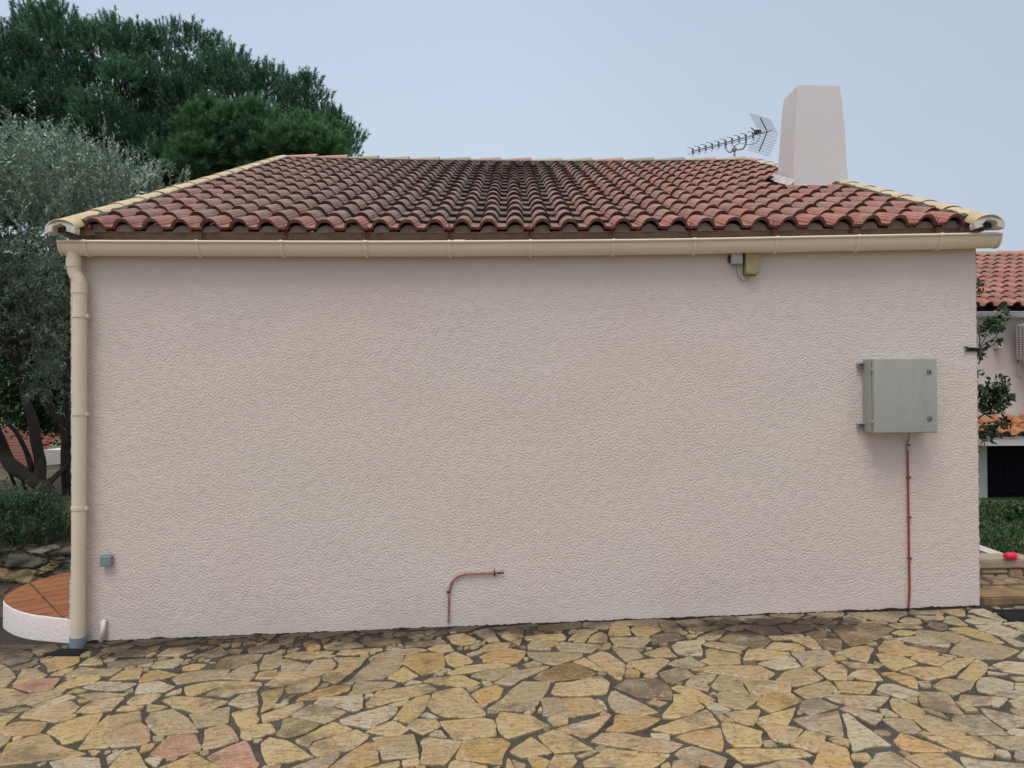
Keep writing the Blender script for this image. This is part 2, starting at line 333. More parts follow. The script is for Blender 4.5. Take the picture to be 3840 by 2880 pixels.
ST[760] = """g 20,325 110,300 590,268 590,290 300,320|y 600,290 800,262 700,345|g 790,305 920,268 1110,247 1080,295|g 1090,300 1140,243 1580,227 1400,285 1200,328|d 1600,250 1620,218 1900,203 2090,210 1900,240 1800,280|d 125,380 320,370 250,420|d 465,430 600,395 820,380 780,440 490,485|d 240,470 300,440 430,440 380,485|o 1050,375 1120,350 1170,355 1215,400 1210,435 1150,450 1090,445|g 1260,395 1350,370 1560,365 1670,390 1660,415 1400,440 1280,440|d 1620,340 1800,325 2040,340 2060,370 1720,415|y 1380,490 1450,450 1860,425 1860,450 1560,495|g 1750,515 1900,460 2110,435 2212,430 2340,450 2100,490 1850,518|y 840,510 960,470 1250,460 1370,465 1240,515 1070,550 980,535|y 1260,518 1320,500 1380,512 1310,530|d 125,635 180,550 330,500 590,490 630,490 590,545 440,610 370,640|g 600,610 640,500 820,485 825,520 800,610 730,640 590,650|g 815,580 830,545 880,548 1100,595 1060,640 930,660 815,660|g 1065,648 1160,545 1350,540 1385,600 1340,650|y 1360,525 1700,525 1620,620 1380,800 1240,750 1250,710 1400,640 1430,580|g 1510,775 1690,620 1810,530 2090,508 2060,590 1990,690 1800,745 1650,770|y 540,745 590,680 775,650 750,745|g 195,740 330,660 450,605 560,590 570,660 500,670 540,705 490,765|y 640,805 740,755 790,675 1340,658 1180,715 860,820 770,825|y 865,895 865,835 1050,760 1230,725 1190,810 1120,875|y 40,902 300,770 600,785 615,810 550,870 260,900|w 30,917 350,907 260,932|y 600,890 850,835 820,910 720,1045 610,1095 600,1075 640,1000 630,930|w 265,1000 410,910 555,890 585,1020 420,1052|y 310,1100 570,1045 555,1110 590,1155 540,1225 385,1240 350,1180|w 730,1050 780,1010 900,1000 800,1045|q 610,1120 880,1030 1040,985 1060,1015 890,1130 630,1215|o 960,985 1000,945 1180,870 1380,815 1530,820 1520,865 1300,930 1100,965|g 1180,860 1250,795 1320,795 1300,825|w 1155,1000 1210,945 1660,915 1650,1050 1570,1080 1400,1040|g 1500,905 1560,860 1590,780 1850,780 2020,790 1980,830 1790,865 1620,905|g 920,1130 1010,1070 1100,1020 1200,1020 1330,1040 1490,1090 1270,1205 1030,1160|k 830,1165 900,1150 1080,1180 1220,1220 1060,1310 850,1360 755,1325 820,1260|w 1430,1170 1640,1100 1900,1030 2025,1050 1990,1120 1750,1265 1440,1205|y 960,1385 1360,1195 1550,1270 1380,1325 990,1420|y 1690,1295 1970,1180 2145,1265 2050,1330 1900,1335|y 1100,1465 1150,1410 1600,1275 1725,1340 1660,1395 1560,1475 1440,1510 1180,1550|g 1000,1428 1145,1397 1090,1465|y 400,1240 700,1215 755,1300 460,1380 395,1350|q 35,1275 230,1220 300,1260 370,1390 10,1495 5,1450|p 50,1560 200,1480 445,1390 520,1530 570,1640 540,1680 200,1660|y 605,1410 700,1350 870,1390 1150,1560 680,1640 640,1580|g 850,1700 1170,1580 1430,1515 1440,1530 1250,1700|o 1290,1690 1560,1490 1700,1415 1790,1420 1835,1610 1600,1690|g 1760,1355 2190,1325 2240,1560 1860,1585 1850,1530|y 1660,1690 2045,1605 2010,1690|y 2070,1600 2235,1575 2245,1640 2080,1658|w 1675,940 1700,905 1770,905 1760,935|y 1690,1010 1810,880 2140,825 2330,795 2430,860 2130,945 1720,1050|y 1920,1022 2150,950 2085,1020 1950,1032|w 1810,750 1870,725 1900,735|y 1915,735 2085,620 2230,720 2080,785|y 1430,805 1500,780 1575,785 1560,805"""
ST[1520] = """g 10,230 60,195 200,190 480,195 430,212 100,235|g 440,240 520,187 810,182 680,240 470,270|g 700,250 880,218 980,355 860,360|y 440,305 600,275 735,330 700,375 590,395 480,370|w 720,360 770,350 780,360 730,375|d 0,370 380,335 430,375 200,405 0,425|y 230,430 300,400 460,390 500,455 380,468 300,455|y 760,450 830,400 960,368 1100,375 1060,420 850,460|g 630,490 740,457 820,467 650,515|o 765,515 890,465 1060,430 1250,460 1220,520 1160,580 1100,585 1030,568 800,572 810,530|y 950,270 1100,230 1235,225 1220,300 1180,395 1030,320|g 890,215 1370,172 1370,190 1000,235|d 1370,195 1820,142 1830,205 1480,255 1380,240|g 1845,200 1850,160 2120,157 2095,230|y 1240,300 1630,280 1665,325 1640,345 1240,340|y 1260,410 1320,350 1530,353 1590,370 1540,405|w 1270,440 1275,420 1510,425 1500,445|y 1685,345 1800,235 2000,230 1920,285 1900,315|w 1740,355 1890,330 1850,362|y 1885,365 1930,300 2020,260 2090,290 2095,370|g 1560,400 1620,362 2030,395 1930,470 1610,455|g 2000,440 2070,390 2130,375 2115,440|o -33,585 20,492 160,480 390,478 410,600 390,615 180,715 100,660|y 190,718 408,612 405,635 300,682|y 405,510 520,465 640,520 700,570 520,630 440,590|w 365,670 410,640 475,655 450,672|y 430,685 600,620 980,572 1095,610 720,670 470,705|y 185,770 270,740 590,710 780,790 690,825 520,825 330,800|g 680,715 800,670 1160,620 1175,650 910,775|w 785,770 850,770 910,805 830,825|g 915,788 1180,660 1440,615 1500,620 1220,740 1110,810|g 1265,465 1830,485 1830,515 1570,600 1440,580 1290,510|w 1215,525 1285,525 1255,570|y 1215,600 1340,560 1420,600 1290,625|b 1330,740 1400,680 1600,600 1720,580 1990,700 1860,735 1480,778|y 1740,570 1860,525 1895,545 2080,675 1960,640|q 1885,515 2030,460 2110,475 2285,600 2235,760 2180,735|y 295,890 430,855 590,838 700,960 830,1110 820,1130 620,1150 420,1140 290,1090 235,1030|g 645,840 790,820 660,880|o 680,910 800,850 950,810 1015,850 980,950 830,1000 780,990|g 755,1005 870,1000 800,1055|g 840,1060 1000,960 1090,870 1220,775 1500,785 1460,890 1340,1040 1210,1080|y 1520,890 1570,795 1700,785 2000,720 2050,730 2120,785 2080,900 1800,920 1540,910|g 1415,950 1605,947 1715,1145 1430,1130|y 1618,950 1930,945 2000,990 2050,1075 1725,1145|w 1980,960 2050,990 2090,1070 2060,1060|w 1230,1100 1350,1040 1330,1090 1290,1115|w 1370,1090 1410,1030 1415,1095|y 945,1170 985,1090 1300,1130 1490,1235 1060,1365 990,1300|y 1475,1160 1500,1147 1690,1160 1670,1220 1530,1230|q 1565,1265 1900,1180 2100,1110 2130,1125 2050,1220 1870,1360|y 360,1190 800,1152 910,1180 940,1240 935,1335 510,1380 450,1310|y 25,1235 130,1165 310,1170 360,1240 180,1325|w 155,1130 220,1100 345,1150 320,1160|y -130,1165 0,1010 150,920 265,915 235,1000 140,1130 45,1205|w -10,805 60,760 190,785 20,805|w 240,1335 320,1285 380,1290 425,1360|y 160,1400 200,1360 585,1400 440,1600 400,1635 160,1625 175,1520 190,1470|o 525,1580 610,1375 1000,1370 1090,1420 1000,1560 1000,1640 690,1600|y 1080,1500 1310,1350 1520,1515 1200,1565|y 1370,1340 1530,1280 1600,1290 1960,1480 1550,1515|o 1275,1565 1360,1555 1500,1610 1420,1700 1350,1690|g 1780,1550 1960,1497 1980,1510 1800,1575|y 1480,1690 1540,1540 1750,1540 1780,1600 1700,1690|y 1840,1610 2110,1475 2420,1510 2170,1655 1860,1659|y 470,1620 520,1600 850,1659 830,1720 440,1720|y 1040,1690 1060,1580 1088,1585 1130,1690|g 1105,1590 1250,1640 1240,1690 1150,1690"""
ST[2280] = """g 20,185 30,157 130,190|g 60,152 500,122 525,190 150,185|g 510,125 680,150 770,235 590,260|g 685,147 930,117 1065,180 790,210|d 945,117 1290,97 1400,150 1330,180 1250,175|g 1310,102 1635,87 1480,165 1430,160|d 1520,120 1650,92 1840,155 1700,185 1560,180|g 1665,78 2040,73 1880,165 1850,155|g 2060,68 2260,63 2330,100 2200,110|y 20,200 200,195 240,285 10,300|y 235,230 290,195 520,200 560,235 400,305 290,290|g 25,320 430,310 450,340 340,420 80,405|d 455,390 460,300 700,262 790,330|y 690,260 760,245 830,265 815,285|y 805,230 860,212 1040,200 1140,220 930,280 870,270|y 815,300 840,288 940,295 840,330|g 915,330 1110,235 1220,245 1150,320 1110,345|y 1180,225 1350,188 1500,192 1320,255|d 1430,230 1530,192 1700,200 1830,280 1620,290|d 1820,252 1760,192 2070,190 2150,225 1950,268|d 1160,340 1260,260 1600,292 1680,350 1620,430 1470,410 1240,370|y 1665,300 2000,280 2055,325 1720,340|y 1630,430 1720,370 1960,380 2035,425 2020,455|y 1905,335 2120,330 2212,435 2120,435|d 2040,290 2110,250 2280,260 2250,310 2140,310|w 665,410 720,365 990,340 1005,355 950,390 980,460 970,500 850,500 710,480|y 985,385 1060,360 1290,390 1450,415 1370,465 1180,440|y 1020,450 1060,435 1360,500 1370,585 1090,600 950,560 1030,530|y 1400,550 1450,440 1570,435 1885,475 1880,515 1600,545|w 1550,590 1600,570 1920,520 1950,570 2000,620 1790,650|y 365,480 610,405 705,515 490,515|g 50,425 290,440 375,515 180,565|y 205,575 560,525 640,555 490,690 400,690|g 620,590 700,550 860,525 1005,605 800,640|y 855,650 1100,615 1570,610 1730,690 1640,750 1390,720 1080,685|w 905,695 1020,685 1010,700|g 530,685 700,640 820,655 895,710 655,795 610,770|g 805,810 870,720 1125,695 1090,760 1020,800 1055,830 1040,875 930,850|g 1065,830 1110,760 1160,705 1370,735 1450,905 1190,870|y 1380,730 1690,765 1895,815 1890,880 1500,925|y 1735,760 1840,670 2070,625 2230,740 2110,790 1930,820|g 1910,475 2212,450 2290,455 2330,540 2375,590 2212,610 2040,615|w 185,640 200,590 270,630 250,645|o 175,730 190,652 315,652 325,680 310,730|o 365,725 390,705 490,700 510,715 490,738|d 60,830 200,745 490,745 610,800 655,880 660,970 470,960 310,935|g 5,960 30,880 80,870 400,1030 520,1100 310,1125 90,1095 20,1030|g 400,990 480,970 620,1000 530,1030|y 655,840 740,815 860,845 950,880 1110,965 1010,1005|y 560,1145 620,1060 680,980 680,910 830,910 1000,1040 840,1120 700,1150|w 1010,1015 1090,990 1270,1075 1120,1125|g 1145,890 1230,880 1590,930 1410,1075 1340,1070 1150,1000|w 1040,900 1110,890 1130,920|y 450,1270 880,1120 1020,1065 1080,1110 1140,1215 870,1280 660,1325|o -30,1275 60,1230 80,1125 350,1125 550,1165 400,1250 250,1300 100,1290|y 1120,1132 1180,1120 1310,1195 1210,1200|y 1210,1100 1400,1080 1580,1065 1540,1180 1490,1235 1330,1190|y 1545,1160 1950,1045 1860,1225 1660,1190|o 1535,1010 1650,900 1790,880 1900,890 2010,970 1700,1095 1650,1080|g 1920,870 2110,810 2280,770 2370,850 2240,930 2060,955|w 1990,1060 2010,980 2200,955 2400,1040 2100,1120|g 1920,1165 2100,1130 2390,1080 2440,1350 2100,1290 2030,1240|y 1180,1205 1320,1215 1600,1300 1580,1340 1605,1410 1570,1450 1310,1450 1225,1380 1200,1290|y 1530,1195 1610,1187 2025,1275 1880,1420 1700,1380 1650,1290|y 1890,1430 2060,1292 2260,1345 2212,1450 2160,1510|o 695,1350 900,1300 1100,1260 1170,1260 1190,1400 1180,1495 1000,1460|w 445,1315 635,1330 630,1385 460,1365|g 1610,1395 1690,1390 1755,1450 1620,1450|q -180,1400 -60,1320 100,1312 620,1390 780,1430 650,1510 400,1500 200,1462 0,1440|g 690,1530 750,1480 870,1450 1000,1490 1240,1580 1180,1680 950,1630 760,1570|y 80,1659 150,1582 330,1515 650,1535 560,1610 430,1690 60,1690|y 1220,1490 1280,1475 2000,1480 2130,1545 1420,1625 1380,1610|y 1520,1690 1870,1615 2010,1690|g 680,1605 760,1583 950,1645 900,1700 670,1700|y 560,1640 640,1620 655,1700 540,1700|d 1400,575 1540,565 1530,598 1410,598"""
ST[3040] = """g 30,95 60,57 340,52 340,85 200,110|w 320,170 350,90 390,80 580,130 500,165 380,182|g 370,62 1000,48 1010,75 910,100 890,155 620,120|g 1020,68 1030,47 1330,32 1380,70|y 1340,33 1590,22 1600,95 1500,85|w 1635,45 1680,25 1800,20 2040,140 1980,145|w 1605,140 1710,100 1990,155 1960,180 1680,170|y 480,180 560,150 605,155 600,190|b 190,200 430,195 720,190 870,230 600,370 410,405 290,290|g 915,135 980,105 1130,125 1145,165 980,170|g 1080,88 1380,95 1380,130 1180,130|g 815,180 870,168 1080,178 1160,215 870,215|g 1370,155 1420,95 1500,105 1625,185 1610,200|d 1205,190 1240,150 1400,180 1420,230 1330,240|y 835,270 930,240 1110,260 1000,295 900,290|g 1080,305 1115,235 1330,260 1600,300 1510,375|y 1430,225 1615,210 1850,270 2010,375 1860,360|w 1710,190 1950,185 2212,270 2100,315 1990,305 1770,240|w 1960,308 2090,330 2260,400 2140,415|w 1990,170 2130,152 2300,170 2300,250|y 730,315 840,300 840,325 800,335|w 850,325 1060,310 1450,375 1430,420 1130,385|d 1010,390 1130,395 1425,425 1410,475 1250,455|o 705,420 770,350 1340,480 1310,495 960,500 710,470|y 800,345 900,345 970,372 940,382|y 580,385 680,365 690,390 650,400|b 30,330 300,330 320,360 310,455 140,430|w -40,300 40,345 120,435 0,430|y 250,480 440,415 570,405 655,430 610,490 580,570 450,540|o 210,510 350,515 370,550 240,545|y 680,485 930,503 1100,585 870,665 740,580|y 1030,540 1060,508 1240,503 1480,530 1340,610|y 1355,617 1510,537 1700,540 1500,680|y 1515,735 1700,560 1740,545 1830,600 1830,650 1700,770|y 1345,487 1520,515 1500,525 1370,503|g 1435,475 1580,335 1900,380 2170,455 1980,545 1620,530|w 2140,520 2212,450 2300,480 2300,570|w 1890,600 2010,565 2300,580 2280,700 2000,670|y 920,660 1110,620 1330,630 1525,690 1210,765|y 315,565 640,600 720,625 430,635|y 75,660 170,610 330,600 375,650 370,760 180,750|y 390,710 480,655 640,645 750,760 600,765|o 730,685 860,680 1080,735 1110,780 1110,855 970,800|y 240,775 350,770 680,790 650,850 610,895 330,885|w 685,855 740,800 860,800 1120,890 1110,920 940,950|w 1110,775 1240,780 1245,830 1170,840|g 1270,820 1380,750 1700,775 1650,850 1470,920|w 1830,670 2050,700 1840,695|w 1725,830 1750,740 1880,730 2105,790 2100,850 1890,910 1730,870|w 2115,790 2300,800 2300,850 2115,855|w 1905,915 1950,882 2200,865 2300,868 2200,960|w 235,895 255,865 330,885 290,905|g 130,930 180,905 820,940 770,990 680,1060 500,1040 230,970|y 825,980 850,952 950,968 1170,1070 1190,1105 1070,1160 950,1140 850,1060|g 975,963 1100,930 1115,1010|g 1120,880 1410,890 1580,1115 1370,1090 1150,1020|g 1540,970 1560,912 1865,937 1865,1020 1630,1020|w 1875,937 2050,952 1950,1035 1880,1030|y 1510,985 1580,992 1750,1080 1600,1080|w 2060,975 2250,960 2300,1080 2150,1060|g 305,1050 400,1030 755,1120 720,1180 660,1220 480,1130|w 715,1065 790,1060 915,1140 780,1145|w 335,1115 390,1110 560,1240 830,1440 600,1450 440,1500 400,1320|w 1760,1050 2212,1150 2300,1200 2020,1270 1850,1150|g 745,1165 1050,1165 1140,1280 1080,1320 920,1300|g 1190,1085 1340,1092 1430,1170|g 1080,1180 1150,1130 1230,1125 1440,1200 1540,1240 1620,1335 1290,1330|g 1455,1195 1490,1130 1790,1130 2050,1330 1660,1330|w 2040,1295 2110,1270 2300,1290 2300,1340 2130,1345|y 1100,1330 1180,1295 1270,1330 1150,1345|o 865,1385 940,1310 1200,1400 1470,1500 1000,1505 920,1450|y 1195,1350 1710,1345 1910,1455 1890,1570 1690,1540 1470,1470|g 1760,1350 2212,1350 2300,1370 2300,1470 2050,1480|w 1910,1525 1940,1485 2050,1500 2065,1580|w 2120,1500 2300,1490 2300,1600 2110,1580|y 190,1370 290,1355 400,1395 385,1450 280,1420|o 0,1690 80,1530 150,1400 370,1470 400,1550 440,1690|y 420,1530 590,1520 620,1570 600,1610 430,1590|g 520,1690 670,1580 680,1520 830,1505 960,1570 1150,1690|y 980,1555 1210,1520 1370,1520 1600,1680 1200,1690|w 1550,1560 1800,1600 2300,1640 2300,1720 1620,1680"""

def poly_area(p): return 0.5 * sum(p[i][0] * p[(i + 1) % len(p)][1] - p[(i + 1) % len(p)][0] * p[i][1] for i in range(len(p)))
SV, SF, SC = [], [], []
def slab(pts, col, seed=0, th=0.010):
    if poly_area(pts) < 0: pts = pts[::-1]
    if abs(poly_area(pts)) < 0.0004: return
    # break the straight sides into a chipped outline
    out = []
    for i in range(len(pts)):
        a = Vector(pts[i]); b = Vector(pts[(i + 1) % len(pts)]); L = (b - a).length; n = max(1, int(L / 0.022))
        d = (b - a) / max(L, 1e-6); nr_ = Vector((-d.y, d.x))
        for k in range(n):
            t = k / n; p = a + (b - a) * t
            w = -0.0040 + mnoise.noise(Vector((p.x * 9 + seed, p.y * 9, 3.1))) * 0.008 + mnoise.noise(Vector((p.x * 40, p.y * 40 + seed, 1))) * 0.004
            out.append(p + nr_ * w)
    # soften corners
    m = len(out); out = [out[i] * 0.92 + (out[i - 1] + out[(i + 1) % m]) * 0.04 for i in range(m)]
    cx = sum(p.x for p in out) / m; cy = sum(p.y for p in out) / m
    tx, ty = rnd.uniform(-1, 1) * 0.010, rnd.uniform(-1, 1) * 0.010
    def zz(p, h): return gz(p.x) + h + tx * (p.x - cx) + ty * (p.y - cy)
    b0 = len(SV); rim = min(0.006, math.sqrt(abs(poly_area(pts))) * 0.05)
    inner = []
    for i in range(m):
        t = (out[(i + 1) % m] - out[i - 1]); t = t.normalized() if t.length > 0 else Vector((1, 0))
        inner.append(out[i] + Vector((-t.y, t.x)) * rim)
    for p in out: SV.append((p.x, p.y, gz(p.x) - 0.012))
    for p in out: SV.append((p.x, p.y, zz(p, th * 0.55)))
    for p in inner: SV.append((p.x, p.y, zz(p, th)))
    pale = tuple(min(0.62, c * 1.12 + 0.02) for c in col)
    for i in range(m):
        j = (i + 1) % m
        SF.append((b0 + i, b0 + j, b0 + m + j, b0 + m + i)); SC.append(pale)
        SF.append((b0 + m + i, b0 + m + j, b0 + 2 * m + j, b0 + 2 * m + i)); SC.append(pale)
    SF.append(tuple(b0 + 2 * m + i for i in range(m))); SC.append(col)
traced = []
for x0, txt in ST.items():
    for k, item in enumerate(txt.split('|')):
        tk = item.split(); c = PAL[tk[0]]
        pts = []
        for q in tk[1:]:
            a, b = q.split(','); px = x0 + float(a) / 2.765; py = 2280 + float(b) / 2.765
            p = on_ground(px, py); pts.append((p.x, min(p.y, -0.004)))
        j = rnd.uniform(0.88, 1.12); wv = rnd.uniform(-0.012, 0.012)
        slab(pts, (c[0] * j, c[1] * j + wv * 0.3, c[2] * j - wv), seed=x0 + k)
# the rest of the yard outside the photograph: irregular cells from a jittered grid
def clip(poly, mx, my, nx, ny):
    res = []
    for i in range(len(poly)):
        a, b = poly[i], poly[(i + 1) % len(poly)]
        da = (a[0] - mx) * nx + (a[1] - my) * ny; db = (b[0] - mx) * nx + (b[1] - my) * ny
        if da <= 0: res.append(a)
        if da * db < 0:
            t = da / (da - db); res.append((a[0] + (b[0] - a[0]) * t, a[1] + (b[1] - a[1]) * t))
    return res
TR = []
for x0, txt in ST.items():
    for item in txt.split('|'):
        pl_ = []
        for q in item.split()[1:]:
            a, b = q.split(','); p = on_ground(x0 + float(a) / 2.765, 2280 + float(b) / 2.765); pl_.append((p.x, p.y))
        TR.append((min(p[0] for p in pl_), max(p[0] for p in pl_), min(p[1] for p in pl_), max(p[1] for p in pl_), pl_))
def inpoly(poly, x, y):
    c = False; j = len(poly) - 1
    for i in range(len(poly)):
        if (poly[i][1] > y) != (poly[j][1] > y) and x < (poly[j][0] - poly[i][0]) * (y - poly[i][1]) / (poly[j][1] - poly[i][1]) + poly[i][0]: c = not c
        j = i
    return c
def covered(x, y): return any(a - .004 <= x <= b + .004 and c - .004 <= y <= d + .004 and inpoly(pl_, x, y) for a, b, c, d, pl_ in TR)
seeds = {}
gs = 0.30
for i in range(-34, 28):
    for j in range(-18, 12):
        if rnd.random() < 0.93: seeds[(i, j)] = (i * gs + rnd.uniform(-.14, .14), j * gs + rnd.uniform(-.14, .14))
def seen(p):
    if p[1] > -0.0: return False
    v = Vector((p[0], p[1], gz(p[0]))) - CAMP
    if v.y < 0.5: return False
    x, y = proj((p[0], p[1], gz(p[0]))); return -20 < x < 3860 and y < 2900
for (i, j), (sx, sy) in seeds.items():
    if sy > 0.0 and -3.95 < sx < 4.2: continue
    if sx > 4.2 and sy > 0.2: continue
    poly = [(sx - .5, sy - .5), (sx + .5, sy - .5), (sx + .5, sy + .5), (sx - .5, sy + .5)]
    for di in range(-2, 3):
        for dj in range(-2, 3):
            q = seeds.get((i + di, j + dj))
            if q is None or (di == 0 and dj == 0): continue
            dx, dy = q[0] - sx, q[1] - sy; L = math.hypot(dx, dy)
            poly = clip(poly, sx + dx * .5 - dx / L * 0.010, sy + dy * .5 - dy / L * 0.010, dx / L, dy / L)
            if len(poly) < 3: break
        if len(poly) < 3: break
    if len(poly) < 3 or seen((sx, sy)): continue
    mids = poly + [((poly[k][0] + poly[k - 1][0]) / 2, (poly[k][1] + poly[k - 1][1]) / 2) for k in range(len(poly))]
    if sy < .05 and any(covered(*p) for p in mids): continue
    if any(p[1] > -0.01 and p[0] > -3.9 and p[0] < 3.5 for p in poly): continue
    TR.append((min(p[0] for p in poly), max(p[0] for p in poly), min(p[1] for p in poly), max(p[1] for p in poly), poly))
    c = PAL[rnd.choice('yyyggwwoq' if sy < 0.1 else 'dgdgd')]; f = rnd.uniform(.85, 1.12)
    slab(poly, tuple(v * f for v in c), seed=i * 7 + j)

# small stones and chips pressed into the wider joints
for pass_, (g_, sc_) in enumerate(((0.15, 1.0), (0.085, 1.0), (0.05, 1.0))):
    s2 = {}
    for i in range(int(-6.0 / g_), int(6.3 / g_)):
        for j in range(int(-2.9 / g_), 1): s2[(i, j)] = (i * g_ + rnd.uniform(-.45, .45) * g_, j * g_ + rnd.uniform(-.45, .45) * g_)
    for (i, j), (sx, sy) in s2.items():
        if sy > -0.005 or (not seen((sx, sy)) and pass_ > 1) or covered(sx, sy) or rnd.random() < (.15 if sy > -.5 else .35): continue
        poly = [(sx - g_, sy - g_ * .7), (sx + g_, sy - g_ * .7), (sx + g_, sy + g_ * .7), (sx - g_, sy + g_ * .7)]
        for di in (-1, 0, 1):
            for dj in (-1, 0, 1):
                q = s2.get((i + di, j + dj))
                if q is None or (di == 0 and dj == 0): continue
                dx, dy = q[0] - sx, q[1] - sy; L = math.hypot(dx, dy)
                poly = clip(poly, sx + dx * .5 - dx / L * 0.006, sy + dy * .5 - dy / L * 0.006, dx / L, dy / L)
                if len(poly) < 3: break
            if len(poly) < 3: break
        if len(poly) < 3 or any(p[1] > -.002 for p in poly): continue
        pts_ = poly + [((poly[k][0] + poly[k - 1][0]) / 2, (poly[k][1] + poly[k - 1][1]) / 2) for k in range(len(poly))]
        if any(covered(*p) for p in pts_): continue
        c = PAL[rnd.choice('ggydw' if sy > -.5 else 'ggw')]; f = rnd.uniform(.7, 1.0)
        slab(poly, tuple(v * f for v in c), seed=i * 3 + j, th=.007)
        TR.append((min(p[0] for p in poly), max(p[0] for p in poly), min(p[1] for p in poly), max(p[1] for p in poly), poly))
def stone_mat():
    t = NT('paving_stone'); a = attr(t)
    sp = t.n('ShaderNodeSeparateXYZ', {0: t.tc.outputs['Object']})
    v = t.map((1, 1, 1))
    n1 = t.noise(9, 5, 0.65, 0.8); n2 = t.noise(34, 5, 0.7)
    c = t.mix(t.mr(n1, 0.45, 0.75, 0, 0.55), a, (0.37, 0.235, 0.085))                    # ochre veins
    c = t.mix(t.mr(t.noise(6.0, 4, 0.6, 0.5, t.map((1, 1, 1), loc=(7, 3, 0))), 0.5, 0.75, 0, 0.5), c, (0.40, 0.375, 0.31))  # pale bloom
    lay = t.noise(1, 5, 0.65, 0, t.map((14, 60, 20), rot=(0, 0, 0.25)))
    c = t.mix(t.mr(lay, 0.52, 0.62, 0, 0.65), c, (0.14, 0.10, 0.06))                    # bedding lines
    c = t.mix(t.mr(n2, 0.53, 0.64, 0, 0.7), c, (0.13, 0.098, 0.062))
    c = t.mix(t.mr(t.noise(48, 3, .6), 0.57, 0.66, 0, 0.38), c, (0.48, 0.42, 0.31))
    c = t.mix(t.mr(t.noise(95, 2, 0.5), 0.66, 0.71, 0, 0.8), c, (0.06, 0.045, 0.03))    # pits
    c = t.mix(t.mr(t.noise(2.6, 5, 0.7, 0.4), 0.54, 0.64, 0, 0.6), c, (0.085, 0.066, 0.048))   # old damp marks
    # dark algae along the foot of the wall
    yy = sp.outputs['Y']; xx = sp.outputs['X']
    edge = t.math('ADD', yy, t.math('MULTIPLY', t.math('SUBTRACT', t.noise(3.2, 5, 0.7), 0.5), 0.9))
    band = t.math('MULTIPLY', t.mr(edge, -0.42, -0.16, smooth=True), t.math('MULTIPLY', t.mr(xx, -0.2, -1.0, smooth=True), t.mr(xx, -3.2, -2.6, 0.35, 1)))
    b2 = t.math('MULTIPLY', t.mr(edge, -0.30, -0.10, smooth=True), t.mr(xx, 0.9, 0.0, 0, 1, smooth=True))
    dx = t.math('DIVIDE', t.math('SUBTRACT', xx, 1.72), 0.75); dy = t.math('DIVIDE', t.math('ADD', yy, 0.24), 0.2)
    rr = t.math('ADD', t.math('MULTIPLY', dx, dx), t.math('MULTIPLY', dy, dy))
    rr = t.math('ADD', rr, t.math('MULTIPLY', t.math('SUBTRACT', t.noise(7, 4, 0.7), 0.5), 3.0))
    b3 = t.mr(rr, 1.1, 0.4, smooth=True)
    b4 = t.math('MULTIPLY', t.mr(edge, -0.18, 0.02, smooth=True), 0.6)
    st = t.math('MAXIMUM', t.math('MAXIMUM', band, b2), t.math('MAXIMUM', b3, b4))
    c = t.mix(t.math('MULTIPLY', st, 0.86), c, (0.042, 0.032, 0.025))
    nn = t.bump(n1, 0.6, 0.02); nn = t.bump(n2, 0.6, 0.008, nn); nn = t.bump(lay, 0.25, 0.006, nn); nn = t.bump(t.noise(140, 3), 0.25, 0.002, nn)
    rgh = t.mr(t.noise(5, 4), 0.35, 0.65, 0.5, 0.8)
    c = t.mix(1.0, c, (1.04, 1.0, 0.94), 'MULTIPLY')
    return t.out(c, rgh, nn, Specular_IOR_Level=0.22), st
stone_m, _ = stone_mat()
def mortar_mat():
    t = NT('mortar_bed'); n = t.noise(5, 6, 0.7)
    c = t.mix(t.mr(n, 0.35, 0.65), (0.040, 0.036, 0.030), (0.095, 0.085, 0.070))
    c = t.mix(t.mr(t.noise(110, 2), 0.62, 0.75, 0, 0.6), c, (0.17, 0.155, 0.13))
    sp = t.n('ShaderNodeSeparateXYZ', {0: t.tc.outputs['Object']})
    edge = t.math('ADD', sp.outputs['Y'], t.math('MULTIPLY', t.math('SUBTRACT', t.noise(3.2, 5, 0.7), 0.5), 0.9))
    c = t.mix(t.mr(edge, -0.6, -0.1, 0, 0.75, True), c, (0.030, 0.025, 0.021))
    c = t.mix(t.mr(t.noise(3.1, 5, .7), 0.58, 0.66, 0, .5), c, (0.045, 0.055, 0.025))
    return t.out(c, 0.85, t.bump(t.noise(40, 5, .7), 1.0, 0.012), Specular_IOR_Level=0.15)
mb = MB(); nx = 60
xs = [-12 + 24 * i / nx for i in range(nx + 1)]; ys = [-6.5, -3, -1.5, 0, 2.2]
mb.add([(x, y, gz(x) - 0.002) for y in ys for x in xs], [(j * (nx + 1) + i, j * (nx + 1) + i + 1, (j + 1) * (nx + 1) + i + 1, (j + 1) * (nx + 1) + i) for j in range(4) for i in range(nx)])
bed = mb.build('mortar_bed', mortar_mat()); tag(bed, kind='structure')
me = bpy.data.meshes.new('paving'); me.from_pydata(SV, [], SF); me.update(); setcol(me, SC)
pav = link('paving', me, stone_m); tag(pav, kind='structure')
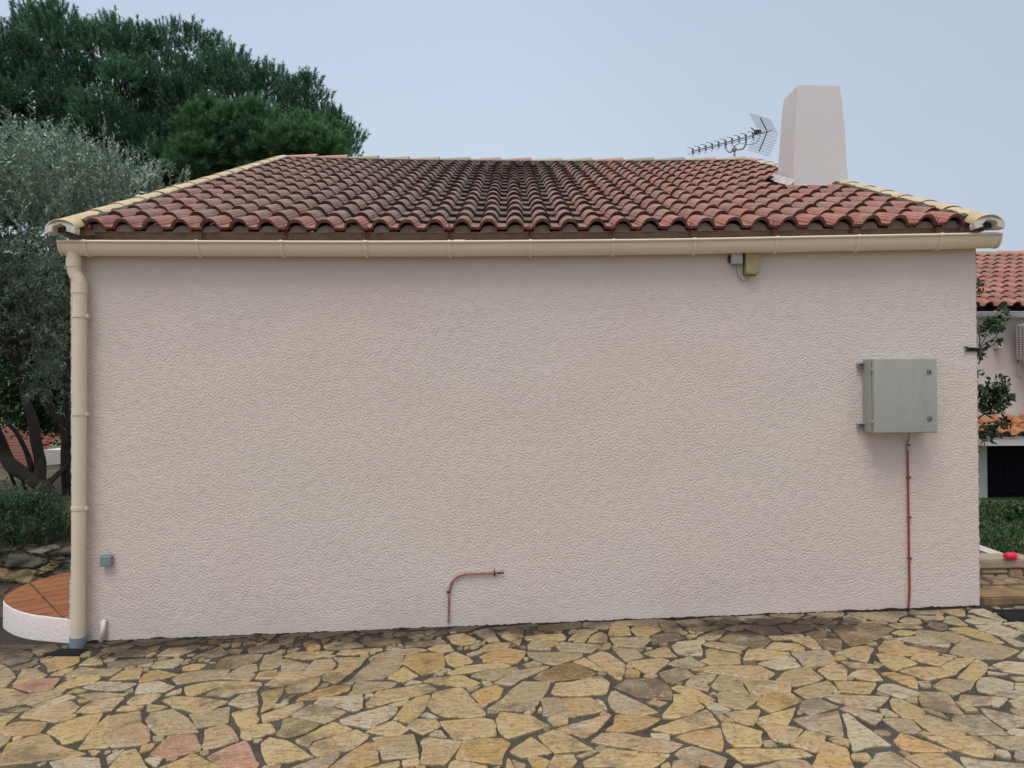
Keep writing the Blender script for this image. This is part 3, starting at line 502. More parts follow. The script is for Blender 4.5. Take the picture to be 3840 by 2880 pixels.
# ------------------------------------------------------------------ the house
XL, XR = P(264, 1500, 5).x, P(3668, 1500, 5).x
DE, DR = 4.90, 9.5                                   # depth of the eave edge and of the ridge
def quad(x, pts):                                    # smooth curve through three (x, z) points
    (a, fa), (b, fb), (c, fc) = pts
    return fa * (x - b) * (x - c) / ((a - b) * (a - c)) + fb * (x - a) * (x - c) / ((b - a) * (b - c)) + fc * (x - a) * (x - b) / ((c - a) * (c - b))
EP = [(p.x, p.z) for p in (P(330, 864, DE), P(1850, 867, DE), P(3600, 848, DE))]
RP = [(p.x, p.z) for p in (P(1060, 606, DR), P(1850, 621, DR), P(2790, 617, DR))]
def zE(x): return quad(x, EP)
def zR(x): return quad(x, RP)
def S(x, t):                                         # point on the roof slope, t = 0 at the eave, 1 at the ridge
    return Vector((x, DE - 5 + (DR - DE) * t, zE(x) + (zR(x) - zE(x)) * t))

house = empty('house', (0, 0, 0))
tag(house, 'long house with windowless pale pink stucco wall, red canal tiles and beige gutter', 'house')

# wall: front with an uneven rendered edge at both corners
wb = MB(); nz_, nxw = 120, 60
def wtop(x): return zE(x) - 0.005
def edge(z, s): return (mnoise.noise(Vector((z * 22, s, 2))) * 0.006 + mnoise.noise(Vector((z * 60, s, 7))) * 0.004)
vs = []; 
for j in range(nz_ + 1):
    for i in range(nxw + 1):
        u = i / nxw; x = XL + (XR - XL) * u; t = j / nz_; z0 = gz(x) - 0.15; z = z0 + (wtop(x) - z0) * t
        if i == 0: x += edge(z, 0) * 1.3 - .018 * max(0, min(1, (.50 - z) / .22))
        if i == nxw: x += edge(z, 5) * 1.3
        vs.append((x, 0.0 if 0 < i < nxw else 0.004, z))
YB = 9.0
for i, x in ((0, XL), (nxw, XR)):                    # side walls
    rows = []
    for j in range(nz_ + 1):
        v = vs[j * (nxw + 1) + i]; rows.append(v)
    zr = [r[2] for r in rows]
    ring = rows + [(x, YB, zr[-1]), (x, YB, zr[0])]
    b = []
    for j, r in enumerate(rows): b.append(r); b.append((x, YB, r[2]))
    f = [(2 * j, 2 * j + 1, 2 * j + 3, 2 * j + 2) for j in range(nz_)]
    if i == nxw: f = [q[::-1] for q in f]
    wb.add(b, f)
    wb.add([(x, 0, wtop(x)), (x, 4.5, zR(x) - 0.08), (x, YB, wtop(x))], [(0, 1, 2)])
wb.add([(XL, YB, -.3), (XR, YB, -.3), (XR, YB, wtop(XR)), (XL, YB, wtop(XL))], [(1, 0, 3, 2)])
# front face: real relief of flattened roughcast (smooth plateaus, ragged crevices), about 3 mm deep
def field(nx_, nz__, cell, lo, hi, seed, aniso=1.0):
    r_ = np.random.RandomState(seed); F_ = np.fft.rfft2(r_.normal(size=(nz__, nx_)))
    kz = np.fft.fftfreq(nz__, cell)[:, None]; kx = np.fft.rfftfreq(nx_, cell)[None, :]
    k_ = np.sqrt((kx * aniso) ** 2 + kz ** 2) + 1e-6; w_ = 1 / k_
    flt = np.exp(-(np.log(w_ / math.sqrt(lo * hi)) / (0.5 * math.log(hi / lo))) ** 2)
    o_ = np.fft.irfft2(F_ * flt, s=(nz__, nx_)); return o_ / o_.std()
CELL = 0.0052; WX = int((XR - XL) / CELL); Z0W = gz(XL) - .12; Z1W = max(wtop(XL), wtop(0), wtop(XR)); WZ = int((Z1W - Z0W) / CELL)
ff = field(WX + 1, WZ + 1, CELL, .014, .036, 1, 0.8); fm = field(WX + 1, WZ + 1, CELL, .07, .22, 2, .8); fl_ = field(WX + 1, WZ + 1, CELL, .5, 2.0, 3); fx = field(WX + 1, WZ + 1, CELL, .011, .02, 4)
vv_ = ff * .66 + fx * .36 + fm * .22 + .20
hh_ = np.clip((vv_ + .62) / .62, 0, 1); hh_ = hh_ * hh_ * (3 - 2 * hh_)
us = np.linspace(0, 1, WX + 1); xw = XL + (XR - XL) * us; tw_ = np.linspace(0, 1, WZ + 1)
z0a = np.array([gz(x) - .12 for x in xw]); z1a = np.array([wtop(x) for x in xw]); ZZ = z0a[None] + (z1a - z0a)[None] * tw_[:, None]
amp = 0.0034 * np.clip(.25 + (z1a[None] - ZZ - .14) / .35, .3, 1) * np.clip(.45 + (ZZ - z0a[None] - .14) / .25, .45, 1)
YY = -(hh_ - 1) * amp - fl_ * .0012 + .0015
fade = np.minimum(1, np.minimum(us, 1 - us) * (XR - XL) / .006)[None]; YY = YY + (1 - fade) * .006
XX = np.repeat(xw[None], WZ + 1, 0).copy()
for c_i, sd_ in ((0, 0), (-1, 5)):
    XX[:, c_i] += [edge(z, sd_) * 1.3 - (.018 * max(0, min(1, (.50 - z) / .22)) if c_i == 0 else 0) for z in ZZ[:, c_i]]
co = np.stack([XX, YY, ZZ], -1).reshape(-1, 3).astype(np.float32)
idx = (np.arange(WZ)[:, None] * (WX + 1) + np.arange(WX)[None]).ravel()
qd = np.stack([idx, idx + 1, idx + WX + 2, idx + WX + 1], 1).astype(np.int32)
sv = np.array(wb.v, np.float32); base_ = len(co)
lens = [4] * len(qd) + [len(f) for f in wb.f]; li = np.concatenate([qd.ravel(), np.array([i + base_ for f in wb.f for i in f], np.int32)])
me = bpy.data.meshes.new('wall'); allv = np.concatenate([co, sv]); me.vertices.add(len(allv)); me.vertices.foreach_set('co', allv.ravel())
me.loops.add(len(li)); me.loops.foreach_set('vertex_index', li); me.polygons.add(len(lens)); ls = np.concatenate([[0], np.cumsum(lens)[:-1]]).astype(np.int32); me.polygons.foreach_set('loop_start', ls)
try: me.polygons.foreach_set('loop_total', np.array(lens, np.int32))
except Exception: pass
me.update(calc_edges=True)
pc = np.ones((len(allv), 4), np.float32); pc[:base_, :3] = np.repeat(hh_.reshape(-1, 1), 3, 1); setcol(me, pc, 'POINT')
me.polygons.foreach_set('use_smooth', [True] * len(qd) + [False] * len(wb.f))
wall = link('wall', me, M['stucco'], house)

jb = MB(); V = []; NJ = 420
for i in range(NJ + 1):
    x = XL + (XR - XL) * i / NJ; h = .004 + .016 * max(0, mnoise.noise(Vector((x * 7, 0, 3)))) + .008 * mnoise.noise(Vector((x * 40, 0, 5)))
    V += [(x, -.0075, gz(x) - .01), (x, -.0070, gz(x) + .006 + max(0, h)), (x, .004, gz(x) + .006 + max(0, h))]
jb.add(V, [(3 * i + q, 3 * i + 3 + q, 3 * i + 4 + q, 3 * i + 1 + q) for i in range(NJ) for q in range(2)])
jb.build('wall_foot_shade', plain('foot_gap_shade', (0.03, 0.025, 0.02), .95, .4, 30), house)  # dark ribbon: the shade of the gap under the wall, put into colour
# ---- tiled slopes
PROF = [(0, 0.000), (.04, .018), (.10, .036), (.18, .050), (.27, .0575), (.35, .059), (.43, .0575), (.52, .050), (.59, .036), (.65, .018), (.69, .003), (.85, 0.0), (1, 0.0)]
def tiled(name, xb, rows, S, mat, parent, colf, t_hi=0.025, lip=0.018, seed=3, skip=None):
    V, F, C = [], [], []; r = random.Random(seed); n = len(PROF)
    for k in range(len(xb) - 1):
        for j in range(rows):
            if skip and skip(0.5 * (xb[k] + xb[k + 1]), (j + .5) / rows): continue
            res_ = colf(0.5 * (xb[k] + xb[k + 1]), (j + .5) / rows, r); col, lipc = res_[0], res_[1]; panc = res_[2] if len(res_) > 2 else col
            w = xb[k + 1] - xb[k]; jx = r.uniform(-.004, .004); jn = r.uniform(0, .004); sk = r.uniform(-.006, .006); jt = r.uniform(-.03, .03) / rows * 3
            a = S(xb[k], 0.0); N = (S(xb[k] + 1, 0) - S(xb[k], 0)).cross(S(xb[k], 1) - S(xb[k], 0)).normalized()
            L = (S(xb[k], 1) - S(xb[k], 0)).length
            t0 = j / rows + (jt / rows if j else 0); t1 = (j + 1.12) / rows; b = len(V)
            if t1 > 1.0: t1 = 1.0
            for q, (t, hh) in enumerate(((t0, t_hi), ((t0 + t1) / 2, t_hi * 0.5), (t1, 0.0))):
                sc = 1.0 if q < 2 else 0.94
                for (u, h) in PROF:
                    p = S(xb[k] + u * w + jx + sk * t * 0 + (sk * (q / 2)), t) + N * (h * sc + hh + jn); V.append(p)
            for (u, h) in PROF:      # underside of the front edge
                uu = 0.345 + (u - 0.345) * (0.86 if u < .7 else 1.0)
                V.append(S(xb[k] + uu * w + jx, t0 + 0.0005) + N * (h * 0.80 + t_hi + jn - lip * (1.0 if h < .01 else 0.6)))
            for (u, h) in PROF:      # inner sleeve, so the hollow ends look hollow
                uu = 0.345 + (u - 0.345) * (0.86 if u < .7 else 1.0)
                V.append(S(xb[k] + uu * w + jx, t0 + 0.5 / rows) + N * (h * 0.80 + t_hi * .6 + jn - lip * (1.0 if h < .01 else 0.6)))
            for q in range(2):
                for i in range(n - 1):
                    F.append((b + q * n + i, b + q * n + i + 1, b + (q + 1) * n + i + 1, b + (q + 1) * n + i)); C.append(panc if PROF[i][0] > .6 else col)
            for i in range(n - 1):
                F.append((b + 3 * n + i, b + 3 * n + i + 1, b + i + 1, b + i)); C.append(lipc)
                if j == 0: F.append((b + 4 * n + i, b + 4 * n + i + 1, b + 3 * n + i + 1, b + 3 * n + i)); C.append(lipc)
    me = bpy.data.meshes.new(name); me.from_pydata([tuple(v) for v in V], [], F); me.update(); setcol(me, C)
    o = link(name, me, mat, parent); autosmooth(o, 40); return o
cx = []
for i in range(32):
    px = np.interp(i, [0, 9, 20, 31], [354, 1327, 2439, 3579]); cx.append(P(px, 850, DE).x)
xb = []
for i in range(32):
    w = (cx[min(i + 1, 31)] - cx[max(i - 1, 0)]) / (2 if 0 < i < 31 else 1); xb.append(cx[i] - 0.345 * w)
xb.append(xb[-1] + 0.19)
ROWS = 17
def house_col(x, t, r):
    wz = math.exp(-((x + 0.15) / 1.15) ** 2) * (0.50 + 0.85 * t) + 0.25 * math.exp(-((x + 1.7) / 1.2) ** 2)
    lw_ = max(0, min(1, .75 * math.exp(-((x + 1.2) / 1.5) ** 2) + .30 + r.uniform(-.3, .3)))
    wz = max(0, min(1, wz + r.uniform(-.16, .18)))
    base = Vector((0.40, 0.155, 0.110)) if x > 0.6 else Vector((0.345, 0.140, 0.105))
    if r.random() < 0.12: base = Vector((0.38, 0.17, 0.125))
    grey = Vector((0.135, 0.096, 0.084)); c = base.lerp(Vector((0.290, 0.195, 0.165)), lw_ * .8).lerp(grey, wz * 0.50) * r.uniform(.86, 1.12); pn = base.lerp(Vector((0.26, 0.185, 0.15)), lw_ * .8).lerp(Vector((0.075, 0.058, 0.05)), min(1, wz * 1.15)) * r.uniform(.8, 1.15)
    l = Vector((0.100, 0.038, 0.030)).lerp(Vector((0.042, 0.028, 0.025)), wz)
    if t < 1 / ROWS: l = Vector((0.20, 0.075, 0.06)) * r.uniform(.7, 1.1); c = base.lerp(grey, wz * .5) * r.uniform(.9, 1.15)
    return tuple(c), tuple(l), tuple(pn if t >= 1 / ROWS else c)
# where the chimney stands no tiles are laid
CD = 6.87
ch = [P(2968, 722, CD), P(3196, 712, CD)]
def skip_ch(x, t):
    y = DE - 5 + (DR - DE) * t
    return ch[0].x - 0.04 < x < ch[1].x + 0.04 and CD - 5 + 0.02 < y < 2.3
roof = tiled('roof', xb, ROWS, S, M['tile'], house, house_col, skip=skip_ch)
roof['label'] = 'weathered red canal tiles, greyest in the middle of the slope'
# boarding below the tiles and the rear slope
rb = MB()
def under(x, t): p = S(x, t); return (p.x, p.y, p.z - 0.03)
ns = 12
xs = [xb[0] - .1 + (xb[-1] - xb[0] + .2) * i / ns for i in range(ns + 1)]
rb.add([under(x, t) for t in (0.05, 1) for x in xs] + [(x, 2 * (DR - 5) - (DE - 5), zE(x)) for x in xs],
       [(j * (ns + 1) + i, j * (ns + 1) + i + 1, (j + 1) * (ns + 1) + i + 1, (j + 1) * (ns + 1) + i) for j in range(2) for i in range(ns)])
rb.build('roof_decking', M['dark'], roof)
# lumps of mortar closing the hollow tile ends
mo = MB()
for i in range(32):
    w = xb[i + 1] - xb[i]; x0 = cx[i]; z0 = zE(x0) - 0.004; pts = []
    hw = w * rnd.uniform(.29, .34); hh = rnd.uniform(.046, .060)
    for q in range(9):
        a = math.pi * q / 8; pts.append((x0 - hw * math.cos(a) * (1 + rnd.uniform(-.08, .08)), z0 + hh * math.sin(a) + rnd.uniform(-.003, .003)))
    y = rnd.uniform(-0.082, -0.064)
    mo.add([(p[0], y, p[1]) for p in pts] + [(p[0], 0.15, p[1] + .06) for p in pts], [tuple(range(9))[::-1]] + [(q, q + 1, q + 10, q + 9) for q in range(8)])
xs = [XL + (XR - XL) * i / 160 for i in range(161)]
mo.add([(x, -0.006 + mnoise.noise(Vector((x * 9, 0, 0))) * .006, zE(x) - 0.045) for x in xs] + [(x, -0.034 + mnoise.noise(Vector((x * 14, 0, 0))) * .012, zE(x) - 0.022) for x in xs] + [(x, -0.052 + mnoise.noise(Vector((x * 19, 4, 0))) * .012, zE(x) + 0.008) for x in xs],
       [(j * 161 + i, j * 161 + i + 1, (j + 1) * 161 + i + 1, (j + 1) * 161 + i) for j in range(2) for i in range(160)])
for xa_, xb2 in ((P(262, 850, DE).x - .06, xb[0] + .05), (xb[-1] - .06, P(3672, 840, DE).x + .06)):
    zc_ = zE((xa_ + xb2) / 2); mo.box((xa_, -.075, zc_ - .03), (xb2, .25, zc_ + .045), bev=.012)
mo.build('eave_mortar', plain('eave_mortar', (0.26, 0.185, 0.155), .9, .2, 15, .9, 40), roof)

def half_tile(axis0, axis1, r0, r1, side, up, n=10, th=0.009, arc=1.0, flat=1.0):
    """half-round tile from axis0 (front, radius r0) to axis1 (radius r1)"""
    V, F = [], []; k = 0
    for (p, r) in ((axis0, r0), ((axis0 + axis1) / 2, (r0 + r1) / 2), (axis1, r1)):
        for i in range(n + 1):
            a = math.pi * (0.5 + arc * (i / n - 0.5)); V.append(p + side * (-math.cos(a) * r) + up * (math.sin(a) * r))
    for (p, r) in ((axis0, r0 - th), (axis1, r1 - th)):
        for i in range(n + 1):
            a = math.pi * (0.5 + arc * (i / n - 0.5)); V.append(p + side * (-math.cos(a) * r) + up * (math.sin(a) * r))
    m = n + 1
    for q in range(2):
        for i in range(n): F.append((q * m + i, q * m + i + 1, (q + 1) * m + i + 1, (q + 1) * m + i))
    for i in range(n):
        F.append((3 * m + i, 3 * m + i + 1, i + 1, i)); F.append((4 * m + i, 4 * m + i + 1, 3 * m + i + 1, 3 * m + i)); F.append((2 * m + i, 2 * m + i + 1, 4 * m + i + 1, 4 * m + i))
    return V, F
def add_half(name, a0, a1, r0, r1, side, up, col, mat, parent, arc=1.0, flat=1.0):
    mb_ = MB(); V, F = half_tile(a0, a1, r0, r1, side, up * flat, arc=arc); mb_.add(V, F, col); o = mb_.build(name, mat, parent); autosmooth(o, 40); return o

def verge(xc, parent, n=15, sgn=1, r=0.098):
    for k in range(n):
        t0 = (k - (0.30 if k == 0 else 0)) / n; t1 = min(1.02, (k + 1.15) / n)
        a = S(xc, t0); b = S(xc, t1); up = Vector((0, -(b - a).z, (b - a).y)).normalized()
        j = rnd.uniform(-.006, .006); s_ = Vector((1, 0, 0))
        a0 = a + up * (0.026 + rnd.uniform(0, .002)) + s_ * j; b0 = b + up * (0.0215) + s_ * (-j)
        f = rnd.uniform(.93, 1.05); c = Vector((0.50, 0.395, 0.25)) * f
        if sgn > 0 and t0 > 0.52: c = c.lerp(Vector((0.42, 0.36, 0.29)), 0.7)
        if sgn > 0 and t0 > 0.9: c = Vector((0.36, 0.18, 0.13))
        add_half('verge_tile', a0, b0, r, r * 0.93, s_, up, tuple(c), M['sand_tile'], parent, flat=.66)
    # mossy joint between verge tiles and field tiles
    m_ = MB(); N_ = 90; vs_ = []
    for i in range(N_ + 1):
        t = i / N_; p = S(xc - sgn * (r - 0.012), t); w = 0.022 + 0.012 * mnoise.noise(Vector((t * 40, xc, 0)))
        h = 0.032 + 0.012 * mnoise.noise(Vector((t * 60, xc, 5)))
        vs_ += [p + Vector((sgn * .02, 0, h + .045)), p + Vector((-sgn * w * .5, 0, h + .038)), p + Vector((-sgn * (w + .012), 0, h + .022)), p + Vector((-sgn * (w * 1.4 + .02), 0, 0.012))]
    m_.add(vs_, [(4 * i + q, 4 * i + q + 1, 4 * i + q + 5, 4 * i + q + 4) for i in range(N_) for q in range(3)])
    m_.build('verge_mortar', M['ridge_mortar'], parent)
    # rough white arch of mortar closing the lowest verge tile
    bm = MB(); n2 = 40; f0 = S(xc, -0.30 / n) + Vector((0, -0.012, 0)); V = []
    for i in range(n2 + 1):
        a = math.pi * (-0.10 + 1.20 * i / n2); ro = r * (1.04 + .02 * mnoise.noise(Vector((i * .3, xc, 0)))); ri = r * (0.50 + .10 * mnoise.noise(Vector((i * .16, xc, 9))))
        pass
        for rr, yy in ((ro, 0.05), (ro, -0.006), (ri, -0.012), (ri, 0.12)):
            V.append((f0.x - math.cos(a) * rr, f0.y + yy, f0.z + 0.022 + math.sin(a) * rr * (0.68 if math.sin(a) > 0 else 0.9)))
    bm.add(V, [(4 * i + q, 4 * i + (q + 1) % 4, 4 * (i + 1) + (q + 1) % 4, 4 * (i + 1) + q) for i in range(n2) for q in range(4)] + [(0, 1, 2, 3), tuple(4 * n2 + q for q in (3, 2, 1, 0))])
    bm.build('verge_end', M['cap_mortar'], parent)
    pl = MB(); pl.add([(f0.x + (-1) ** 0 * r * .9 * math.cos(math.pi * i / 8), f0.y + .05, f0.z + .010 + r * .55 * math.sin(math.pi * i / 8)) for i in range(9)], [tuple(range(9))]); pl.build('verge_filling', M['dark'], parent)
XVL, XVR = P(262, 850, DE).x, P(3672, 840, DE).x
verge(XVL, roof, sgn=-1); verge(XVR, roof, sgn=1)
# ridge caps
rc = [(0.40, 0.21, 0.165), (0.40, 0.21, 0.165), (0.25, 0.25, 0.22), (0.36, 0.32, 0.26), (0.36, 0.31, 0.25), (0.27, 0.25, 0.21), (0.36, 0.22, 0.175), (0.36, 0.20, 0.165), (0.35, 0.30, 0.25)]
xe = P(1062, 600, DR).x; k = 0; xl, xr_ = xe, P(2785, 600, DR).x
N_R = 15; Lr = (xr_ - xl) / N_R
for k in range(N_R):
    a = xl + k * Lr; b = a + Lr * 1.1; z0 = zR(a) + 0.022; z1 = zR(b) + 0.022
    A = Vector((b, DR - 5 + .05, z1 + 0.018)); B = Vector((a, DR - 5 + .05, z0))
    c = rc[k] if k < len(rc) else rnd.choice(rc[2:]); f = rnd.uniform(.9, 1.08)
    add_half('ridge_tile', A, B, 0.088, 0.074, Vector((0, 1, 0)), Vector((0, 0, 1)), tuple(v * f for v in c), M['sand_tile'], roof)
m_ = MB(); N_ = 200; vs_ = []
for i in range(N_ + 1):
    x = xl + (xr_ - xl) * i / N_; w = 0.02 * mnoise.noise(Vector((x * 14, 1, 0)))
    vs_ += [(x, DR - 5 - .01, zR(x) - .25), (x, DR - 5 - .02, zR(x) + .065), (x, DR - 5 - .08 + w, zR(x) + 0.045), (x, DR - 5 - .13 + w, zR(x) - 0.035)]
m_.add(vs_, [(4 * i + q, 4 * i + q + 1, 4 * i + q + 5, 4 * i + q + 4) for i in range(N_) for q in range(3)])
m_.build('ridge_mortar', M['ridge_mortar'], roof)

# ---- chimney
bm = bmesh.new()
f0, f1 = ch[0] + Vector((0, 0, -.12)), ch[1] + Vector((0.0, 0, -.12)); t0, t1 = P(2990, 318, 6.95), P(3151, 321, 6.95)
bl = P(2903, 700, 7.36); tl = P(2936, 378, 7.33)
q = [f0, f1, Vector((f1.x, 7.36 - 5, f1.z)), Vector((bl.x, bl.y, f0.z)), t0, t1, Vector((t1.x - .0, 7.33 - 5, t1.z)), Vector((tl.x, tl.y, t0.z))]
# waist: the stack flares a little at its foot
def L3(a, b, t): return a.lerp(b, t)
loops = []
for t in (0, .16, .30, .6, .88, 1.0):
    lp = [L3(q[i], q[i + 4], t) for i in range(4)]
    if t == 0.16: lp[1] = lp[1] - Vector((.012, 0, 0))
    if t == .30: lp[1] = lp[1] - Vector((.018, 0, 0))
    if t == 1.0:
        c = sum(lp, Vector()) / 4; lp = [c + (p - c) * 0.97 + Vector((0, 0, -.0)) for p in lp]
    loops.append([bm.verts.new(p) for p in lp])
for a, b in zip(loops, loops[1:]):
    for i in range(4): bm.faces.new((a[i], a[(i + 1) % 4], b[(i + 1) % 4], b[i]))
bm.faces.new(loops[-1])
bmesh.ops.bevel(bm, geom=[e_ for e_ in bm.edges if len(e_.link_faces) == 2 and e_.calc_face_angle(0) > 0.5], offset=0.022, segments=3, affect='EDGES', profile=.5)
me = bpy.data.meshes.new('chimney'); bm.to_mesh(me); bm.free()
chim = link('chimney', me, M['stucco_fine'], house); autosmooth(chim, 30); chim['label'] = 'tapering pale stucco chimney rising near the right verge'
fl = MB()
pts = []
for i in range(41):
    t = i / 40; x = ch[0].x - .05 + (ch[1].x - ch[0].x + .08) * t; u = (CD - 5 - (DE - 5)) / (DR - DE)
    p = S(x, u); w = .028 + .02 * mnoise.noise(Vector((x * 12, 3, 0)))
    pts += [Vector((x, CD - 5 + .03, p.z + .07)), Vector((x, CD - 5 - .006, p.z + .048 + .01 * mnoise.noise(Vector((x * 20, 0, 0))))), Vector((x, CD - 5 - w, p.z + .022 - w * .1))]
fl.add(pts, [(3 * i + q_, 3 * i + q_ + 3, 3 * i + q_ + 4, 3 * i + q_ + 1) for i in range(40) for q_ in range(2)])
pts = []
for i in range(31):
    t = i / 30; y = CD - 5 - .05 + .55 * t; u = (y + 5 - DE) / (DR - DE); p = S(ch[0].x, u); w = .040 + .03 * mnoise.noise(Vector((y * 9, 8, 0)))
    pts += [Vector((ch[0].x + .02, y, p.z + .11)), Vector((ch[0].x - .02, y, p.z + .068)), Vector((ch[0].x - w, y, p.z + .050))]
fl.add(pts, [(3 * i + q_, 3 * i + q_ + 3, 3 * i + q_ + 4, 3 * i + q_ + 1) for i in range(30) for q_ in range(2)])
o = fl.build('chimney_flashing', plain('flashing', (0.42, 0.39, 0.37), .85, .2, 12, .6, 40), chim, True)

# ---- gutter
GP = [P(215, 906, 4.86), P(1300, 909, 4.86), P(1850, 907, 4.86), P(2500, 901, 4.86), P(3120, 889, 4.86), P(3758, 877, 4.86)]
gut = MB(); RG = 0.060; YC = -0.078
prof = []                                            # (y, z) outer then inner
for i in range(15):
    a = math.pi * i / 14; prof.append((YC - math.cos(a) * RG, -math.sin(a) * (RG + .018) - 0.008))
prof = [(YC - RG, 0.0)] + prof + [(YC + RG, 0.012)]
inner = [(y * 1.0 + (0.0025 if y < YC else -0.0025), z + (0.003 if -0.01 > z else 0)) for (y, z) in prof][::-1]
ring = prof + inner; nr_ = len(ring)
gx = smoothpath(GP, 6); vs_ = []
for p in gx: vs_ += [(p.x, y, p.z + z) for (y, z) in ring]
gut.add(vs_, [(i * nr_ + q_, i * nr_ + (q_ + 1) % nr_, (i + 1) * nr_ + (q_ + 1) % nr_, (i + 1) * nr_ + q_) for i in range(len(gx) - 1) for q_ in range(nr_)])
for s_, p in ((-1, gx[0]), (1, gx[-1])):             # stop ends
    V = [(p.x + s_ * 0.004, y + (YC - y) * -0.02, p.z + z * 1.02) for (y, z) in prof] + [(p.x - s_ * 0.012, y + (YC - y) * -0.04, p.z + z * 1.04) for (y, z) in prof]
    m = len(prof); gut.add(V, [tuple(range(m)) if s_ > 0 else tuple(range(m))[::-1]] + [(i, i + 1, m + i + 1, m + i) for i in range(m - 1)])
gut.tube([(p.x, YC - RG - .006, p.z + .002) for p in gx], 0.0095, 10)
gutter = gut.build('gutter', M['gutter'], house); autosmooth(gutter, 50)
def gz_at(x):
    for a, b in zip(gx, gx[1:]):
        if a.x <= x <= b.x: return a.z + (b.z - a.z) * (x - a.x) / (b.x - a.x)
    return gx[0].z if x < gx[0].x else gx[-1].z
def clip_bm(w, grow):
    m_ = MB(); V = []; m = len(prof)
    for xx in (-w / 2, w / 2):
        for (y, z) in prof: V.append((xx, YC + (y - YC) * (1 + grow) , z * (1 + grow) + .001))
    for xx in (-w / 2, w / 2):
        for (y, z) in prof: V.append((xx, YC + (y - YC) * (1 + grow * .1), z * (1 + grow * .1) + .001))
    F = [(i, i + 1, m + i + 1, m + i) for i in range(m - 1)] + [(i, 2 * m + i, 2 * m + i + 1, i + 1) for i in range(m - 1)] + [(m + i, m + i + 1, 3 * m + i + 1, 3 * m + i) for i in range(m - 1)]
    m_.add(V, F); m_.tube([(-w / 2, YC - RG - .006, .002), (w / 2, YC - RG - .006, .002)], 0.0135, 10)
    m_.box((-w / 2, YC + RG - .004, -0.02), (w / 2, YC + RG + .016, 0.02))
    return m_
cm = None
for px in (316, 737, 1054, 1370, 1686, 1989, 2301, 2606, 2915, 3222, 3532):
    x = P(px, 930, 4.86).x
    if cm is None:
        o = clip_bm(0.018, 0.12).build('gutter_clip', M['gutter'], gutter); cm = o.data; autosmooth(o, 50)
    else:
        o = bpy.data.objects.new('gutter_clip', cm); COL.objects.link(o); o.parent = gutter
    o.location = (x, 0, gz_at(x))
x = P(1723, 930, 4.86).x; o = clip_bm(0.075, 0.035).build('gutter_joint', M['gutter'], gutter); o.location = (x, 0, gz_at(x)); autosmooth(o, 50)
sm = None
for px in (345, 759, 1070, 1376, 1686, 1986, 2294, 2589, 2896, 3193, 3508):
    x = P(px, 880, 4.93).x; z1 = zE(x)
    s2 = MB(); s2.box((-.011, -.062, -.075), (-.005, -.052, .008)); s2.box((.005, -.062, -.075), (.011, -.052, .008))
    s2.box((-.017, -.115, .012), (.017, -.045, .018)); s2.box((-.017, -.117, .012), (-.013, -.112, .034)); s2.box((.013, -.117, .012), (.017, -.112, .034))
    s2.tube([(0, -.105, .018), (0, -.100, .040)], [.011, .007], 8); s2.tube([(0, -.10, .040), (0, -.10, .056)], [.004, .004], 6)
    o = s2.build('gutter_strap', M['bracket'], gutter); o.location = (x, 0, z1)

# ---- downpipe
YP = -0.070
def W(px, py, y): return P(px, py, 5 + y)
dp = MB(); rp = 0.0445
path = [W(277, 942, YC), W(277, 985, YC), W(278, 1005, YC), W(283, 1028, -.075), W(295, 1050, -.072), W(300, 1072, YP), W(300, 1110, YP)]
path = smoothpath(path, 4) + [W(299, 1500, YP), W(295, 2000, YP), W(293, 2396, YP)]
dp.tube(path, rp, 20)
for a, b, g in ((0, 0, 0),):
    pass
def band(m_, p, q_, r): m_.tube([p, q_], r, 20)
band(dp, W(277, 968, YC), W(277, 1002, YC), rp * 1.09)
band(dp, W(298, 1060, -.071), W(300, 1100, YP), rp * 1.09)
pipe = dp.build('downpipe', M['pipe'], house); autosmooth(pipe, 50)
for py in (1185, 1551, 1905):
    px = np.interp(py, [1110, 1500, 2000, 2396], [300, 299, 295, 293])
    c_ = MB(); band(c_, W(px, py - 6, YP), W(px, py + 6, YP), rp * 1.10); p = W(px + 27, py, YP); c_.box((p.x - .006, YP - .012, p.z - .012), (p.x + .010, YP + .012, p.z + .012)); c_.box((p.x - .06, YP, p.z - .008), (p.x - .04, 0.0, p.z + .008))
    o = c_.build('pipe_clamp', M['pipe'], pipe); autosmooth(o, 50)
c_ = MB(); band(c_, W(293, 2386, YP), W(292, 2424, YP), rp * 1.16); p = W(292, 2424, YP); c_.tube([p, p + Vector((0, -.02, -.03))], [rp * .95, rp * .8], 16)
o = c_.build('pipe_shoe', M['grey_plastic'], pipe); autosmooth(o, 50)
# two painted stubs at the foot of the wall
st = MB(); st.tube([W(391, 2324, -.02), W(386, 2362, -.026), W(380, 2408, -.030)], 0.0145, 12)
o = st.build('drain_stub', M['stucco_white'], house, True)
st = MB(); st.tube(smoothpath([W(379, 2330, -.004), W(377, 2375, -.012), W(372, 2404, -.014)]), 0.0065, 8)
o = st.build('cable_stub', M['stucco_white'], house, True)

